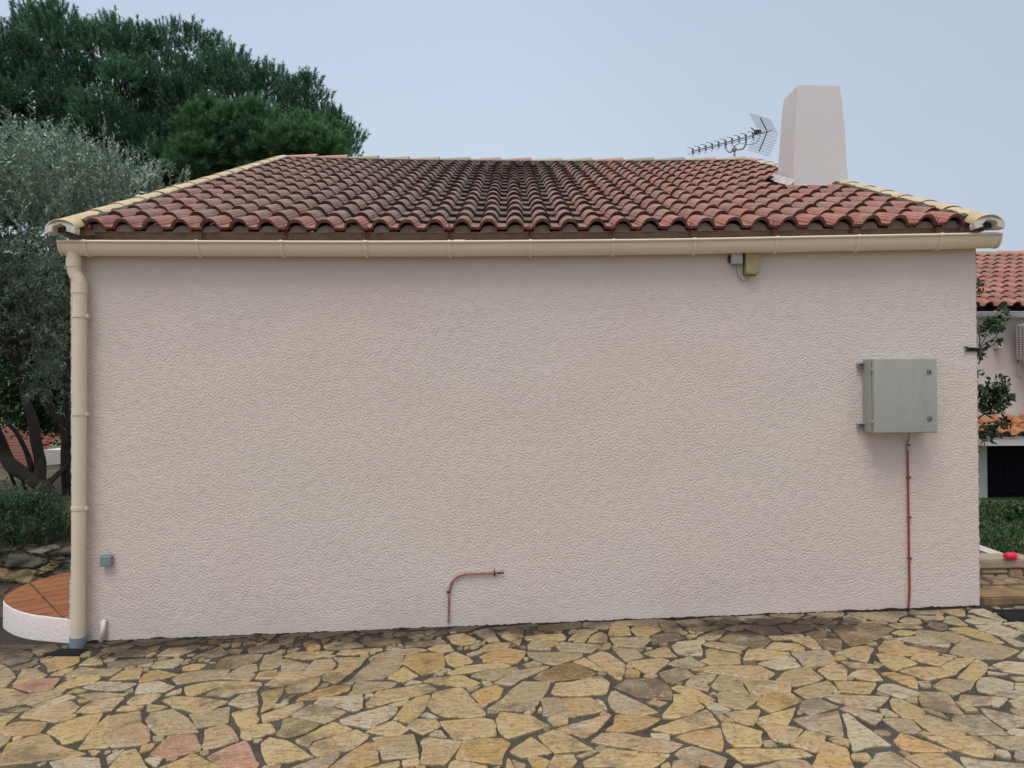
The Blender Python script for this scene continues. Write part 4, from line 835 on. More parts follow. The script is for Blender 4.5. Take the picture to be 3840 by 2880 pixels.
# ------------------------------------------------------------------ aerial behind the ridge
ant = empty('tv_aerial'); tag(ant, 'grey television aerial with double mesh reflector rising behind the roof ridge beside the chimney', 'aerial')
A0 = P(2592, 568, 10.77); A1 = P(2893, 490, 9.90); A0.z = A1.z = (A0.z + A1.z) / 2
bd = (A0 - A1).normalized(); hd = Vector((-bd.y, bd.x, 0)); hd = -hd if hd.x < 0 else hd; Z = Vector((0, 0, 1))
def at_boom(s): return A1 + bd * s
LB = (A0 - A1).length
m_ = MB(); m_.tube([A1, A0], 0.0095, 6); m_.build('boom', M['steel'], ant)
for k in range(10):
    p = at_boom(0.27 + (LB - 0.30) * k / 9); m_ = MB()
    for sz in (1, -1):
        for sh in (1, -1):
            e1 = p + Z * (sz * .040) + hd * (sh * .022) ; e2 = e1 + hd * (sh * .045) + Z * (sz * .012) + bd * .055
            m_.tube([p, e1], 0.0075, 5); m_.tube([e1, e2], 0.004, 5)
    m_.build('director', M['dark'], ant)
m_ = MB(); p = at_boom(0.20); m_.box((p.x - .045, p.y - .03, p.z + .005), (p.x + .045, p.y + .03, p.z + .055), bev=.012)
for sh in (1, -1): m_.tube([p + Z * .03, p + Z * .06 + bd * .05 + hd * sh * .02, p + Z * .11 + bd * .09 + hd * sh * .03], .006, 5)
m_.build('dipole_box', M['black'], ant)
for sz in (1, -1):
    m_ = MB(); o0 = A1 + bd * 0.06
    uu = Vector((-.08, .06, .225)) if sz > 0 else Vector((-.10, .06, -.27)); ww = Vector((.335, .11, -.055))
    base = o0 - ww / 2 + Z * sz * .012
    for i in range(9): m_.tube([base + uu * i / 8, base + uu * i / 8 + ww], 0.0021, 4, cap=False)
    for i in range(15): m_.tube([base + ww * i / 14, base + ww * i / 14 + uu], 0.0021, 4, cap=False)
    m_.build('reflector', M['steel'], ant)
    m_ = MB(); m_.tube([o0, o0 + uu * .95], .008, 6); m_.build('reflector_arm', M['dark'], ant)
mast_top = P(2754, 546, 10.3); base_z = zR(0) - 0.425 * 0.8
m_ = MB(); m_.tube([Vector((mast_top.x, mast_top.y, 3.4)), mast_top], 0.014, 10)
m_.build('mast', M['steel'], ant)
m_ = MB(); u0 = P(2724, 536, 10.42); u1 = P(2797, 512, 10.2); c0 = P(2752, 563, 10.32)
m_.tube(smoothpath([u0, P(2722, 556, 10.42), P(2737, 571, 10.36), c0, P(2783, 559, 10.25), P(2797, 540, 10.2), u1]), 0.011, 8)
m_.box((c0.x - .03, c0.y - .04, c0.z - .02), (c0.x + .03, c0.y + .02, c0.z + .025), bev=.005); m_.build('mast_bracket', M['steel'], ant, True)
m_ = MB(); m_.tube(smoothpath([P(2851, 500, 10.0), P(2848, 520, 10.03), P(2830, 538, 10.05), P(2800, 542, 10.1), P(2775, 536, 10.15), P(2758, 546, 10.28)]), 0.005, 5); m_.build('aerial_cable', M['cable'], ant)

# ------------------------------------------------------------------ things on the wall
cab = empty('electrical_cabinet', W(3395, 1625, 0)); tag(cab, 'square grey electrical cabinet with two round locks on the pink wall', 'cabinet')
yc = -0.165
c00 = W(3277, 1345, yc); c11 = W(3517, 1624, yc); zt, zb = W(3400, 1343, yc).z, W(3400, 1624, yc).z
m_ = MB(); m_.box((c00.x + .004, yc + .02, zb + .004), (c11.x - .004, yc + .06, zt - .004)); m_.build('door_seam_shade', M['black'], cab)  # black strip painted in as the shade of the door seam
m_ = MB(); m_.box((c00.x, -.004, zb), (c11.x, yc + .042, zt), bev=.010); m_.build('cabinet_body', M['cabinet'], cab); autosmooth(cab.children[-1], 40)
m_ = MB(); m_.box((c00.x, yc + .036, zb), (c11.x, yc, zt), bev=.009); dr = m_.build('cabinet_door', M['cabinet'], cab); autosmooth(dr, 40)
for py in (1395, 1570):
    p = W(3485 + (py - 1395) * .012, py, yc); m_ = MB()
    for r0, r1, y0, y1 in ((.0165, .0165, -.0015, .002), ):
        m_.tube([(p.x, yc + .002, p.z), (p.x, yc - .003, p.z)], .0175, 24)
    o = m_.build('lock', M['dark'], dr); autosmooth(o, 40)
    m_ = MB(); m_.tube([(p.x, yc - .0029, p.z), (p.x, yc - .0045, p.z)], .0135, 24, (0, 0, 0)); o2 = m_.build('lock_ring', M['cabinet'], dr)
    m_ = MB(); m_.tube([(p.x, yc - .0044, p.z), (p.x, yc - .006, p.z)], .0075, 16); m_.build('lock_slot', M['black'], dr)
for py in (1364, 1402, 1572, 1588):
    pass
for py in (1386, 1582):
    p = W(3276, py, yc); m_ = MB(); m_.box((p.x - .004, yc + .010, p.z - .011), (p.x + .006, yc + .045, p.z + .011), bev=.003); m_.build('hinge', M['cabinet'], cab)
for py in (1370, 1596):
    p = W(3226, py, -.02); m_ = MB(); m_.box((p.x - .017, -.032, p.z - .015), (p.x + .03, -.002, p.z - .011)); m_.box((p.x - .017, -.032, p.z + .010), (p.x + .03, -.002, p.z + .014)); m_.box((p.x - .017, -.032, p.z - .011), (p.x - .013, -.002, p.z + .010)); m_.box((p.x - .013, -.012, p.z - .011), (p.x + .03, -.008, p.z + .010))
    m_.build('mounting_bracket', M['steel'], cab)

def conduit(name, pts, r, mat, label, cat, parts=(), clips=(), grp=None):
    e_ = empty(name, pts[-1]); tag(e_, label, cat, grp)
    m_ = MB(); m_.tube(smoothpath(pts, 5), r, 10); m_.build('tube', mat, e_, True)
    for (pp, rr, mt, nm) in parts:
        m_ = MB(); m_.tube(smoothpath(pp, 4), rr, 8); m_.build(nm, mt, e_, True)
    for c, (ax) in clips:
        m_ = MB(); 
        if ax == 'v': m_.box((c.x - .015, -.016, c.z - .0035), (c.x + .015, -.001, c.z + .0035), bev=.0015); m_.tube([(c.x, -.012, c.z - .006), (c.x, -.012, c.z + .006)], r * 1.35, 10)
        else: m_.box((c.x - .0045, -.016, c.z - .021), (c.x + .0045, -.001, c.z + .021), bev=.002); m_.tube([(c.x - .006, -.012, c.z), (c.x + .006, -.012, c.z)], r * 1.35, 10)
        m_.build('clip', M['dark'], e_)
    return e_
yw = -.012
conduit('red_conduit', [W(3404, 1690, yw), W(3405, 1790, yw), W(3407, 1938, yw), W(3409, 2090, yw), W(3411, 2200, yw), W(3408, 2262, yw), W(3406, 2284, yw)], .0072, M['red_conduit'],
        'straight red conduit clipped down the wall from the grey cabinet to the paving', 'conduit',
        parts=[([W(3410, 1622, -.085), W(3408, 1640, -.055), W(3404, 1665, yw), W(3403, 1692, yw)], .0078, M['cable'], 'grey_sleeve')],
        clips=[(W(3403, 1668, 0), 'v'), (W(3405, 1790, 0), 'v'), (W(3407, 1938, 0), 'v'), (W(3409, 2092, 0), 'v')])
conduit('bent_conduit', [W(1684, 2224, yw), W(1687, 2204, yw), W(1696, 2182, yw), W(1714, 2163, yw), W(1740, 2154, yw), W(1800, 2150, yw), W(1866, 2148, yw)], .0078, M['painted_conduit'],
        'dull red conduit bent to a right angle low in the middle of the wall', 'conduit',
        parts=[([W(1680, 2334, yw), W(1682, 2322, yw), W(1683, 2280, yw), W(1684, 2222, yw)], .0068, M['painted_conduit'], 'lower_tube'),
               ([W(1864, 2148, yw), W(1876, 2146, yw), W(1890, 2145, -.02)], .0035, M['black'], 'wire'), ([W(1864, 2149, yw), W(1876, 2151, yw), W(1889, 2151, -.018)], .003, M['black'], 'wire')],
        clips=[(W(1683, 2218, 0), 'v'), (W(1854, 2148, 0), 'h')])

def wallbox(name, x0, y0, x1, y1, dep, mat, label, cat, bev=.006, extra=None):
    a, b = W(x0, y0, -dep), W(x1, y1, -dep); m_ = MB(); m_.box((a.x, -.002, a.z), (b.x, -dep, b.z), bev=bev)
    e_ = empty(name, ((a.x + b.x) / 2, 0, b.z)); tag(e_, label, cat); o = m_.build('cover', mat, e_); autosmooth(o, 40)
    return e_, a, b
e_, a, b = wallbox('junction_box', 2744, 948, 2787, 989, .052, M['pale_box'], 'small square pale grey junction box under the gutter, left of the mustard box', 'junction box', .009)
m_ = MB(); m_.tube([((a.x + b.x) / 2 - .012, -.004, (a.z + b.z) / 2), ((a.x + b.x) / 2 - .012, -.022, (a.z + b.z) / 2)], .042, 20); m_.build('back_plate', M['dark'], e_)
m_ = MB(); m_.box((a.x + .002, -.010, b.z + .002), (b.x - .002, -.048, a.z - .002), bev=.006); 
m_ = MB(); m_.tube([((a.x + b.x) / 2 - .004, -.028, b.z + .004), ((a.x + b.x) / 2 - .004, -.028, b.z - .012)], .009, 10); m_.build('cable_gland', M['cable'], e_)
e2, a, b = wallbox('alarm_box', 2798, 941, 2846, 1026, .062, M['olive_box'], 'upright mustard yellow metal box under the gutter, right of the small grey one', 'box', .003)
m_ = MB(); m_.box((a.x - .003, -.001, a.z + .003), (b.x + .003, -.010, b.z - .003)); m_.build('back_plate', M['dark'], e2)
for xx in (a.x + .008, b.x - .006):
    m_ = MB(); m_.tube([(xx, -.062, b.z + .008), (xx, -.0645, b.z + .008)], .0032, 8); m_.build('screw', M['black'], e2)
m_ = MB(); m_.tube([(a.x + .016, -.03, b.z + .002), (a.x + .016, -.03, b.z - .014)], .008, 8); m_.build('cable_gland', M['cable'], e2)
m_ = MB(); m_.tube(smoothpath([W(2762, 992, -.028), W(2763, 1015, -.02), W(2769, 1038, -.012), W(2784, 1052, -.010), W(2797, 1050, -.010), W(2806, 1040, -.015), W(2805, 1030, -.03)], 5), .0032, 8)
o = m_.build('cable_loop', M['cable'], None, True); tag(o, 'thin hanging loop of cable joining the two small boxes under the gutter', 'cable')
e3, a, b = wallbox('socket_box', 373, 2086, 414, 2124, .045, M['grey_plastic'], 'small blue grey covered outdoor socket low on the wall near the downpipe', 'socket', .007)
m_ = MB(); 
for f in (.12, .38, .66): m_.box((a.x + .075 * f, -.030, a.z - .004), (a.x + .075 * f + .016, -.012, a.z + .006), bev=.002)
m_.build('lid_hinge', M['grey_plastic'], e3)

# strap at the right corner
m_ = MB(); pr = [(3672, 1318), (3640, 1318), (3630, 1316), (3617, 1322), (3624, 1313), (3634, 1311), (3624, 1306), (3615, 1297), (3632, 1302), (3646, 1303), (3672, 1305)]
f_ = [W(px, py, -.012) for px, py in pr]; bk = [W(px, py, -.003) for px, py in pr]; n_ = len(pr)
m_.add(f_ + bk, [tuple(range(n_)), tuple(range(n_, 2 * n_))[::-1]] + [(i, n_ + i, n_ + (i + 1) % n_, (i + 1) % n_) for i in range(n_)])
p = W(3672, 1311, -.012); m_.box((XR - .005, -.012, p.z - .012), (XR + .010, .10, p.z + .012))
o = m_.build('black_strap', M['black']); tag(o, 'forked black rubber strap holding a branch at the right corner of the wall', 'strap')

# ------------------------------------------------------------------ drain gratings
def grating(name, corners, label, n=16):
    c = [on_ground(*q_) for q_ in corners]; c = [Vector((p.x, p.y, p.z + .010)) for p in c]
    e_ = empty(name, sum(c, Vector()) / 4); tag(e_, label, 'drain grating')
    m_ = MB(); cc = [p + Vector((0, 0, -.006)) for p in c]; m_.add(cc, [(0, 1, 2, 3)]); m_.build('pit', M['black'], e_)
    m_ = MB()
    for i in range(n + 1):
        t = i / n; m_.tube([c[0].lerp(c[1], t), c[3].lerp(c[2], t)], .0038, 4)
    for t in (0, .33, .66, 1): m_.tube([c[0].lerp(c[3], t), c[1].lerp(c[2], t)], .0042, 4)
    m_.build('bars', M['iron'], e_)
grating('drain_grating', [(165, 2465), (290, 2465), (330, 2440), (222, 2440)], 'small black drain grating in the paving at the foot of the downpipe')
grating('floor_grating', [(3788, 2333), (3960, 2333), (3900, 2292), (3722, 2292)], 'black grating set in the paving in front of the brown stone step', 26)
# ------------------------------------------------------------------ left: rounded tiled terrace
def terracotta_mat():
    t = NT('terracotta'); v = t.map((1, 1, 1), rot=(0, 0, R(-43)))
    br = t.n('ShaderNodeTexBrick', {'Vector': v, 'Scale': 1.0, 'Mortar Size': 0.008, 'Brick Width': 0.33, 'Row Height': 0.16, 'Mortar Smooth': 0.1})
    br.offset = 0.0
    br.inputs['Color1'].default_value = (0.30, 0.115, 0.050, 1); br.inputs['Color2'].default_value = (0.235, 0.085, 0.040, 1); br.inputs['Mortar'].default_value = (0.06, 0.03, 0.02, 1)
    c = t.mix(t.mr(t.noise(14, 4, .6), .4, .75, 0, .5), br.outputs[0], (0.38, 0.17, 0.08))
    return t.out(c, 0.42, t.bump(t.noise(25, 3), .2, .004))
ter = empty('terrace', G(140, 2290, 0.06)); tag(ter, 'low rounded terrace with orange terracotta tiles and a white rim, left of the house', 'terrace')
ztop = 0.065
otl = [(262, 2313), (190, 2311), (130, 2303), (85, 2293), (48, 2279), (25, 2264), (15, 2252), (20, 2237), (40, 2221), (70, 2203), (110, 2185), (165, 2168), (225, 2152), (262, 2146)]
pl = [G(px - 4, py + 3, ztop) for px, py in otl]; pl[0].x = XL + .0; pl[0].y = -.0; pl[1].y = max(pl[1].y, .0)
pl = [Vector((p.x, p.y)) for p in smoothpath([Vector((p.x, p.y, 0)) for p in pl], 4)]
pl.append(Vector((pl[-1].x + .05, 9))); 
m_ = MB(); n_ = len(pl)
def inset(p, i, d):
    t = (pl[min(i + 1, n_ - 1)] - pl[max(i - 1, 0)]).normalized(); return p + Vector((t.y, -t.x)) * -d
lev = [(0.0, -.25), (0.0, ztop - .010), (.003, ztop - .003), (.006, ztop), (.014, ztop), (.018, ztop - .004)]
V = []
for d, z in lev:
    for i, p in enumerate(pl): 
        q_ = p + (Vector((0, 0)) if d == 0 else (Vector((XL, 3.0)) - p).normalized() * d)
        V.append((q_.x + (.006 * mnoise.noise(Vector((p.x * 9, p.y * 9, z))) if z < ztop else 0), q_.y, z + .003 * mnoise.noise(Vector((p.x * 15, p.y * 15, 1)))))
m_.add(V, [(j * n_ + i, (j + 1) * n_ + i, (j + 1) * n_ + i + 1, j * n_ + i + 1) for j in range(len(lev) - 1) for i in range(n_ - 1)])
m_.build('rim', M['stucco_white'], ter, True)
m_ = MB(); top = []
for i, p in enumerate(pl):
    q_ = p + (Vector((XL, 3.0)) - p).normalized() * .007; top.append((q_.x, q_.y, ztop + .003))
top += [(XL, 9, ztop + .003), (XL, 0.02, ztop + .003)]
m_.add(top, [tuple(range(len(top)))[::-1]]); m_.build('tiled_top', terracotta_mat(), ter)

# ------------------------------------------------------------------ left: dry stone planter wall and bank behind it
def rock_mat(name, a, b, c3, joint=(0.02, 0.018, 0.014), sc=4.5):
    t = NT(name); v = t.map((1, 1, 2.3))
    w = t.n('ShaderNodeVectorMath', {0: t.n('ShaderNodeTexNoise', {'Vector': v, 'Scale': 5.0, 'Detail': 3.0}).outputs['Color'], 'Scale': .22}, operation='SCALE').outputs[0]
    v2 = t.n('ShaderNodeVectorMath', {0: v, 1: w}, operation='ADD').outputs[0]
    d = t.n('ShaderNodeTexVoronoi', {'Vector': v2, 'Scale': sc}, feature='DISTANCE_TO_EDGE').outputs[0]
    cc = t.n('ShaderNodeTexVoronoi', {'Vector': v2, 'Scale': sc}).outputs['Color']
    s_ = t.n('ShaderNodeSeparateColor', {0: cc}).outputs[0]
    col = t.mix(t.mr(s_, .2, .6), a, b); col = t.mix(t.mr(s_, .7, .72), col, c3)
    col = t.mix(t.mr(t.noise(10, 6, .75), .45, .65, 0, .65), col, (0.05, 0.045, 0.035))
    col = t.mix(t.mr(d, .09, .01), col, joint)
    return t.out(col, .9, t.bump(t.noise(22, 5), .9, .02, t.bump(t.mr(d, 0, .14), 1.0, .05)))
M['rock'] = rock_mat('rock_wall', (0.115, 0.105, 0.08), (0.19, 0.17, 0.13), (0.27, 0.19, 0.09), (0.035, 0.03, 0.024), sc=2.9)
M['sandstone'] = rock_mat('sandstone', (0.32, 0.23, 0.13), (0.38, 0.29, 0.18), (0.29, 0.19, 0.10), (0.12, 0.09, 0.06), 3.0)
def soil_mat():
    t = NT('soil'); c = t.mix(t.mr(t.noise(9, 6, .75), .35, .65), (0.035, 0.027, 0.018), (0.10, 0.065, 0.045))
    c = t.mix(t.mr(t.noise(40, 3, .7), .6, .7, 0, .8), c, (0.17, 0.10, 0.075)); return t.out(c, .95, t.bump(t.noise(30, 5), 1, .03))
DPL = 6.62
m_ = MB(); xa, xb_ = -7.5, XL - .62; zb_, zt_ = gz(-4.2) - .05, P(130, 2072, DPL).z
NX, NZ = 110, 16; V = []
for j in range(NZ + 5):
    for i in range(NX + 1):
        x = xa + (xb_ - xa) * i / NX
        if j <= NZ: y = DPL - 5 + .03 * (j / NZ); z = zb_ + (zt_ - zb_) * j / NZ
        else: y = DPL - 5 + .03 + .07 * (j - NZ); z = zt_ - .004 * (j - NZ)
        vv = mnoise.voronoi(Vector((x * 3.4 + mnoise.noise(Vector((x * 4, z * 4, 0))) * .5, z * 8, y * 3)))[0]; dd = (vv[1] - vv[0])
        o_ = min(dd, .35) * .13 + mnoise.fractal(Vector((x * 9, y * 9, z * 16)), 1, 2, 4) * .016
        V.append((x, y - (o_ if j <= NZ else 0) + .03, z + (o_ * .7 if j >= NZ else 0)))
m_.add(V, [(j * (NX + 1) + i, j * (NX + 1) + i + 1, (j + 1) * (NX + 1) + i + 1, (j + 1) * (NX + 1) + i) for j in range(NZ + 4) for i in range(NX)])
o = m_.build('planter_wall', M['rock'], None, True); tag(o, 'low rough dry stone retaining wall at the foot of the olive tree bank', 'stone wall')
m_ = MB(); NX, NY = 50, 30; V = []
for j in range(NY + 1):
    for i in range(NX + 1):
        x = -16 + (XL - .5 + 16) * i / NX; y = DPL - 5 + .12 + 12 * (j / NY) ** 1.5
        z = zt_ + .02 + .25 * min(1, (y - 1.7) / 2.5) - 1.7 * max(0, min(1, (y - 5.2) / 6.0)) + mnoise.fractal(Vector((x * 1.2, y * 1.2, 0)), 1, 2, 4) * .07
        if i == NX: z = min(z, .05)
        V.append((x, y, z - (.0 if y > 1.9 else .03)))
m_.add(V, [(j * (NX + 1) + i, j * (NX + 1) + i + 1, (j + 1) * (NX + 1) + i + 1, (j + 1) * (NX + 1) + i) for j in range(NY) for i in range(NX)])
o = m_.build('garden_bank', soil_mat(), None, True); tag(o, kind='structure')

# ------------------------------------------------------------------ foliage builders (numpy: many small leaves, one mesh per crown)
def quads_mesh(name, V, C, mat, parent, n=4):
    V = V.reshape(-1, 3).astype(np.float32); nf = len(V) // n
    me = bpy.data.meshes.new(name); me.vertices.add(len(V)); me.vertices.foreach_set('co', V.ravel())
    me.loops.add(len(V)); me.loops.foreach_set('vertex_index', np.arange(len(V), dtype=np.int32))
    me.polygons.add(nf); me.polygons.foreach_set('loop_start', np.arange(0, len(V), n, dtype=np.int32))
    try: me.polygons.foreach_set('loop_total', np.full(nf, n, dtype=np.int32))
    except Exception: pass
    me.update(calc_edges=True); setcol(me, C)
    return link(name, me, mat, parent)
def unit(v): return v / (np.linalg.norm(v, axis=-1, keepdims=True) + 1e-9)
def leaves(pos, d, length, width, cols, jitter=.25, droop=0.0):
    """kite leaves at pos pointing along d"""
    n = len(pos); d = unit(d); up = np.tile(np.array([0, 0, 1.0]), (n, 1)) + nrs.normal(0, .55, (n, 3))
    s_ = unit(np.cross(d, up)); nn = np.cross(s_, d)
    L = (length * nrs.uniform(1 - jitter, 1 + jitter, n))[:, None]; Wd = (width * nrs.uniform(.8, 1.2, n))[:, None]
    a = pos; m = pos + d * L * .48; tip = pos + d * L - nn * L * droop
    return np.stack([a, m + s_ * Wd + nn * Wd * .25, tip, m - s_ * Wd + nn * Wd * .25], 1)
def sprays(roots, dirs, length, per, leaf_l, leaf_w, pal, curve=.3, spread=.8, lj=.3):
    """leafy shoots: per leaves on each"""
    n = len(roots); dirs = unit(dirs); L = length * nrs.uniform(.55, 1.25, n)
    bend = nrs.normal(0, curve, (n, 3)); 
    t = np.linspace(.05, 1, per)[None, :, None]
    pos = roots[:, None] + dirs[:, None] * (L[:, None, None] * t) + bend[:, None] * (L[:, None, None] * t ** 2)
    tang = unit(dirs[:, None] + 2 * bend[:, None] * t)
    side = nrs.normal(0, 1, (n, per, 3)); side = unit(side - (side * tang).sum(-1, keepdims=True) * tang)
    d = tang * (1 - spread * .45) + side * spread
    pos = pos.reshape(-1, 3); d = d.reshape(-1, 3)
    q_ = leaves(pos, d, leaf_l, leaf_w, None)
    pal = np.array(pal); c0 = pal[nrs.randint(0, len(pal), n)]
    c = np.repeat(c0, per, 0) * nrs.uniform(.75, 1.25, (n * per, 1)); return q_, c
def limb(m_, pts, r0, r1, n=9, wob=.0):
    pts = smoothpath(pts, 5); k = len(pts)
    if wob: pts = [p + Vector((mnoise.noise(p * 3), mnoise.noise(p * 3 + Vector((9, 0, 0))), 0)) * wob for p in pts]
    m_.tube(pts, [(r0 + (r1 - r0) * (i / (k - 1))) * (1 + .15 * mnoise.noise(pts[i] * 6)) for i in range(k)], n)

# ---- olive tree
ol = empty('olive_tree', P(225, 1985, 8.5)); tag(ol, 'silvery olive tree with dark twisted trunk close to the left side of the house', 'olive tree')
m_ = MB()
D = 8.5
limb(m_, [P(250, 2010, D), P(215, 1940, D), P(180, 1850, D), P(130, 1800, D), P(60, 1755, D), P(10, 1690, D), P(-40, 1560, 8.3), P(-60, 1380, 8.1)], .105, .06, 12, .03)
limb(m_, [P(150, 1815, D), P(142, 1720, 8.5), P(128, 1600, 8.5), P(105, 1500, 8.6), P(78, 1420, 8.7), P(70, 1250, 8.7)], .07, .035, 10, .03)
limb(m_, [P(262, 1960, 8.9), P(258, 1840, 8.9), P(250, 1700, 8.9), P(248, 1620, 8.9), P(215, 1560, 8.8), P(160, 1490, 8.7), P(100, 1440, 8.6)], .10, .045, 10, .03)
limb(m_, [P(250, 1680, 8.9), P(262, 1560, 8.9), P(256, 1400, 9.0), P(255, 1150, 9.0), P(240, 900, 9.0)], .08, .04, 9, .03)
limb(m_, [P(118, 1770, D), P(100, 1700, 8.4), P(70, 1630, 8.3), P(30, 1590, 8.2)], .035, .02, 8, .02)
limb(m_, [P(160, 1830, D), P(195, 1800, 8.6), P(235, 1760, 8.8), P(262, 1735, 8.9)], .04, .03, 8, .02)
limb(m_, [P(80, 1430, 8.7), P(40, 1330, 8.5), P(0, 1275, 8.4), P(-60, 1250, 8.3)], .04, .02, 8)
limb(m_, [P(0, 1290, 8.6), P(70, 1270, 8.6), P(110, 1240, 8.6), P(160, 1100, 8.6), P(200, 900, 8.6)], .035, .015, 8)
limb(m_, [P(30, 1755, 8.6), P(62, 1840, 8.7), P(66, 1880, 8.8)], .02, .018, 6)
limb(m_, [P(60, 1740, 8.6), P(95, 1830, 8.8), P(100, 1885, 8.9)], .018, .018, 6)
for i in range(26):
    a = P(rnd.uniform(-60, 240), rnd.uniform(700, 1400), rnd.uniform(8.2, 9.0)); b = P(rnd.uniform(-150, 420), rnd.uniform(500, 900), rnd.uniform(8.0, 9.4))
    limb(m_, [a, (a + b) / 2 + Vector((rnd.uniform(-.2, .2), 0, rnd.uniform(-.1, .2))), b], .018, .006, 5)
m_.build('trunk', M['bark'], ol, True)
def pt_in(poly, x, y):
    c = False; j = len(poly) - 1
    for i in range(len(poly)):
        if (poly[i][1] > y) != (poly[j][1] > y) and x < (poly[j][0] - poly[i][0]) * (y - poly[i][1]) / (poly[j][1] - poly[i][1]) + poly[i][0]: c = not c
        j = i
    return c
oc = [(-500, 620), (-250, 560), (0, 590), (45, 550), (110, 550), (200, 580), (260, 630), (330, 610), (390, 620), (440, 670), (500, 700), (560, 690), (640, 740), (640, 760), (520, 800), (420, 830), (300, 880), (262, 950), (262, 1500), (230, 1480), (150, 1480), (90, 1330), (40, 1220), (0, 1240), (-100, 1300), (-500, 1300)]
Rt, Dr_ = [], []
cnt = 0
while cnt < 2200:
    px, py = rnd.uniform(-500, 680), rnd.uniform(440, 1560)
    if not pt_in(oc, px, py): continue
    if 10 < px < 130 and 1130 < py < 1400 and rnd.random() < .8: continue
    if px > 400 and rnd.random() < .45: continue
    if py > 1000 and rnd.random() < .35: continue
    dd = rnd.uniform(7.5, 9.6); 
    if px > 262: dd = rnd.uniform(8.0, 9.4)
    p = P(px, py, dd)
    if p.x > -3.55: continue
    Rt.append(p); top_ = max(0, min(1, (1000 - py) / 450))
    Dr_.append((rnd.gauss(0, .45), rnd.gauss(-.15, .45), (1.5 if top_ > .3 else rnd.uniform(-.9, .5)) + rnd.gauss(0, .3))); cnt += 1
Rt = np.array([tuple(p) for p in Rt]); Dr_ = np.array(Dr_)
hi = Rt[:, 2] > 3.1
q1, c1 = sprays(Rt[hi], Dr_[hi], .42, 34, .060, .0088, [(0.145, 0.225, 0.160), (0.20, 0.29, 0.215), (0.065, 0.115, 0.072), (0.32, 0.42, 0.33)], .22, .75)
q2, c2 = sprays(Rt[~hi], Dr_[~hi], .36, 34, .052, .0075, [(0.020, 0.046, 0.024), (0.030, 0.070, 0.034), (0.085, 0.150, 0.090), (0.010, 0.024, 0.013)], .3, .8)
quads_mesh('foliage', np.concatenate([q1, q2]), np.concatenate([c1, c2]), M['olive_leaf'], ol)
# long single shoots on the outline
tips = [(30, 452), (108, 440), (180, 490), (255, 560), (330, 505), (405, 480), (388, 545), (470, 560), (520, 590), (562, 575), (598, 570), (640, 690), (670, 660), (705, 640), (590, 640), (445, 530), (300, 520), (210, 470), (140, 460), (70, 480), (0, 440), (-60, 450)]
RR = []; DD = []
for px, py in tips * 3:
    p = P(px - 12 + rnd.uniform(-22, 22), py + 110 + rnd.uniform(-10, 40), rnd.uniform(8.2, 9.0)); e_ = P(px + rnd.uniform(-14, 14), py + rnd.uniform(-5, 25), 8.6)
    RR.append(tuple(p)); DD.append(tuple(e_ - p))
RR = np.array(RR); DD = np.array(DD); 
q3, c3 = sprays(RR, DD, .40, 44, .058, .0085, [(0.30, 0.36, 0.29), (0.22, 0.28, 0.22)], .06, .5)
ob = quads_mesh('shoots', q3, c3, M['olive_leaf'], ol)

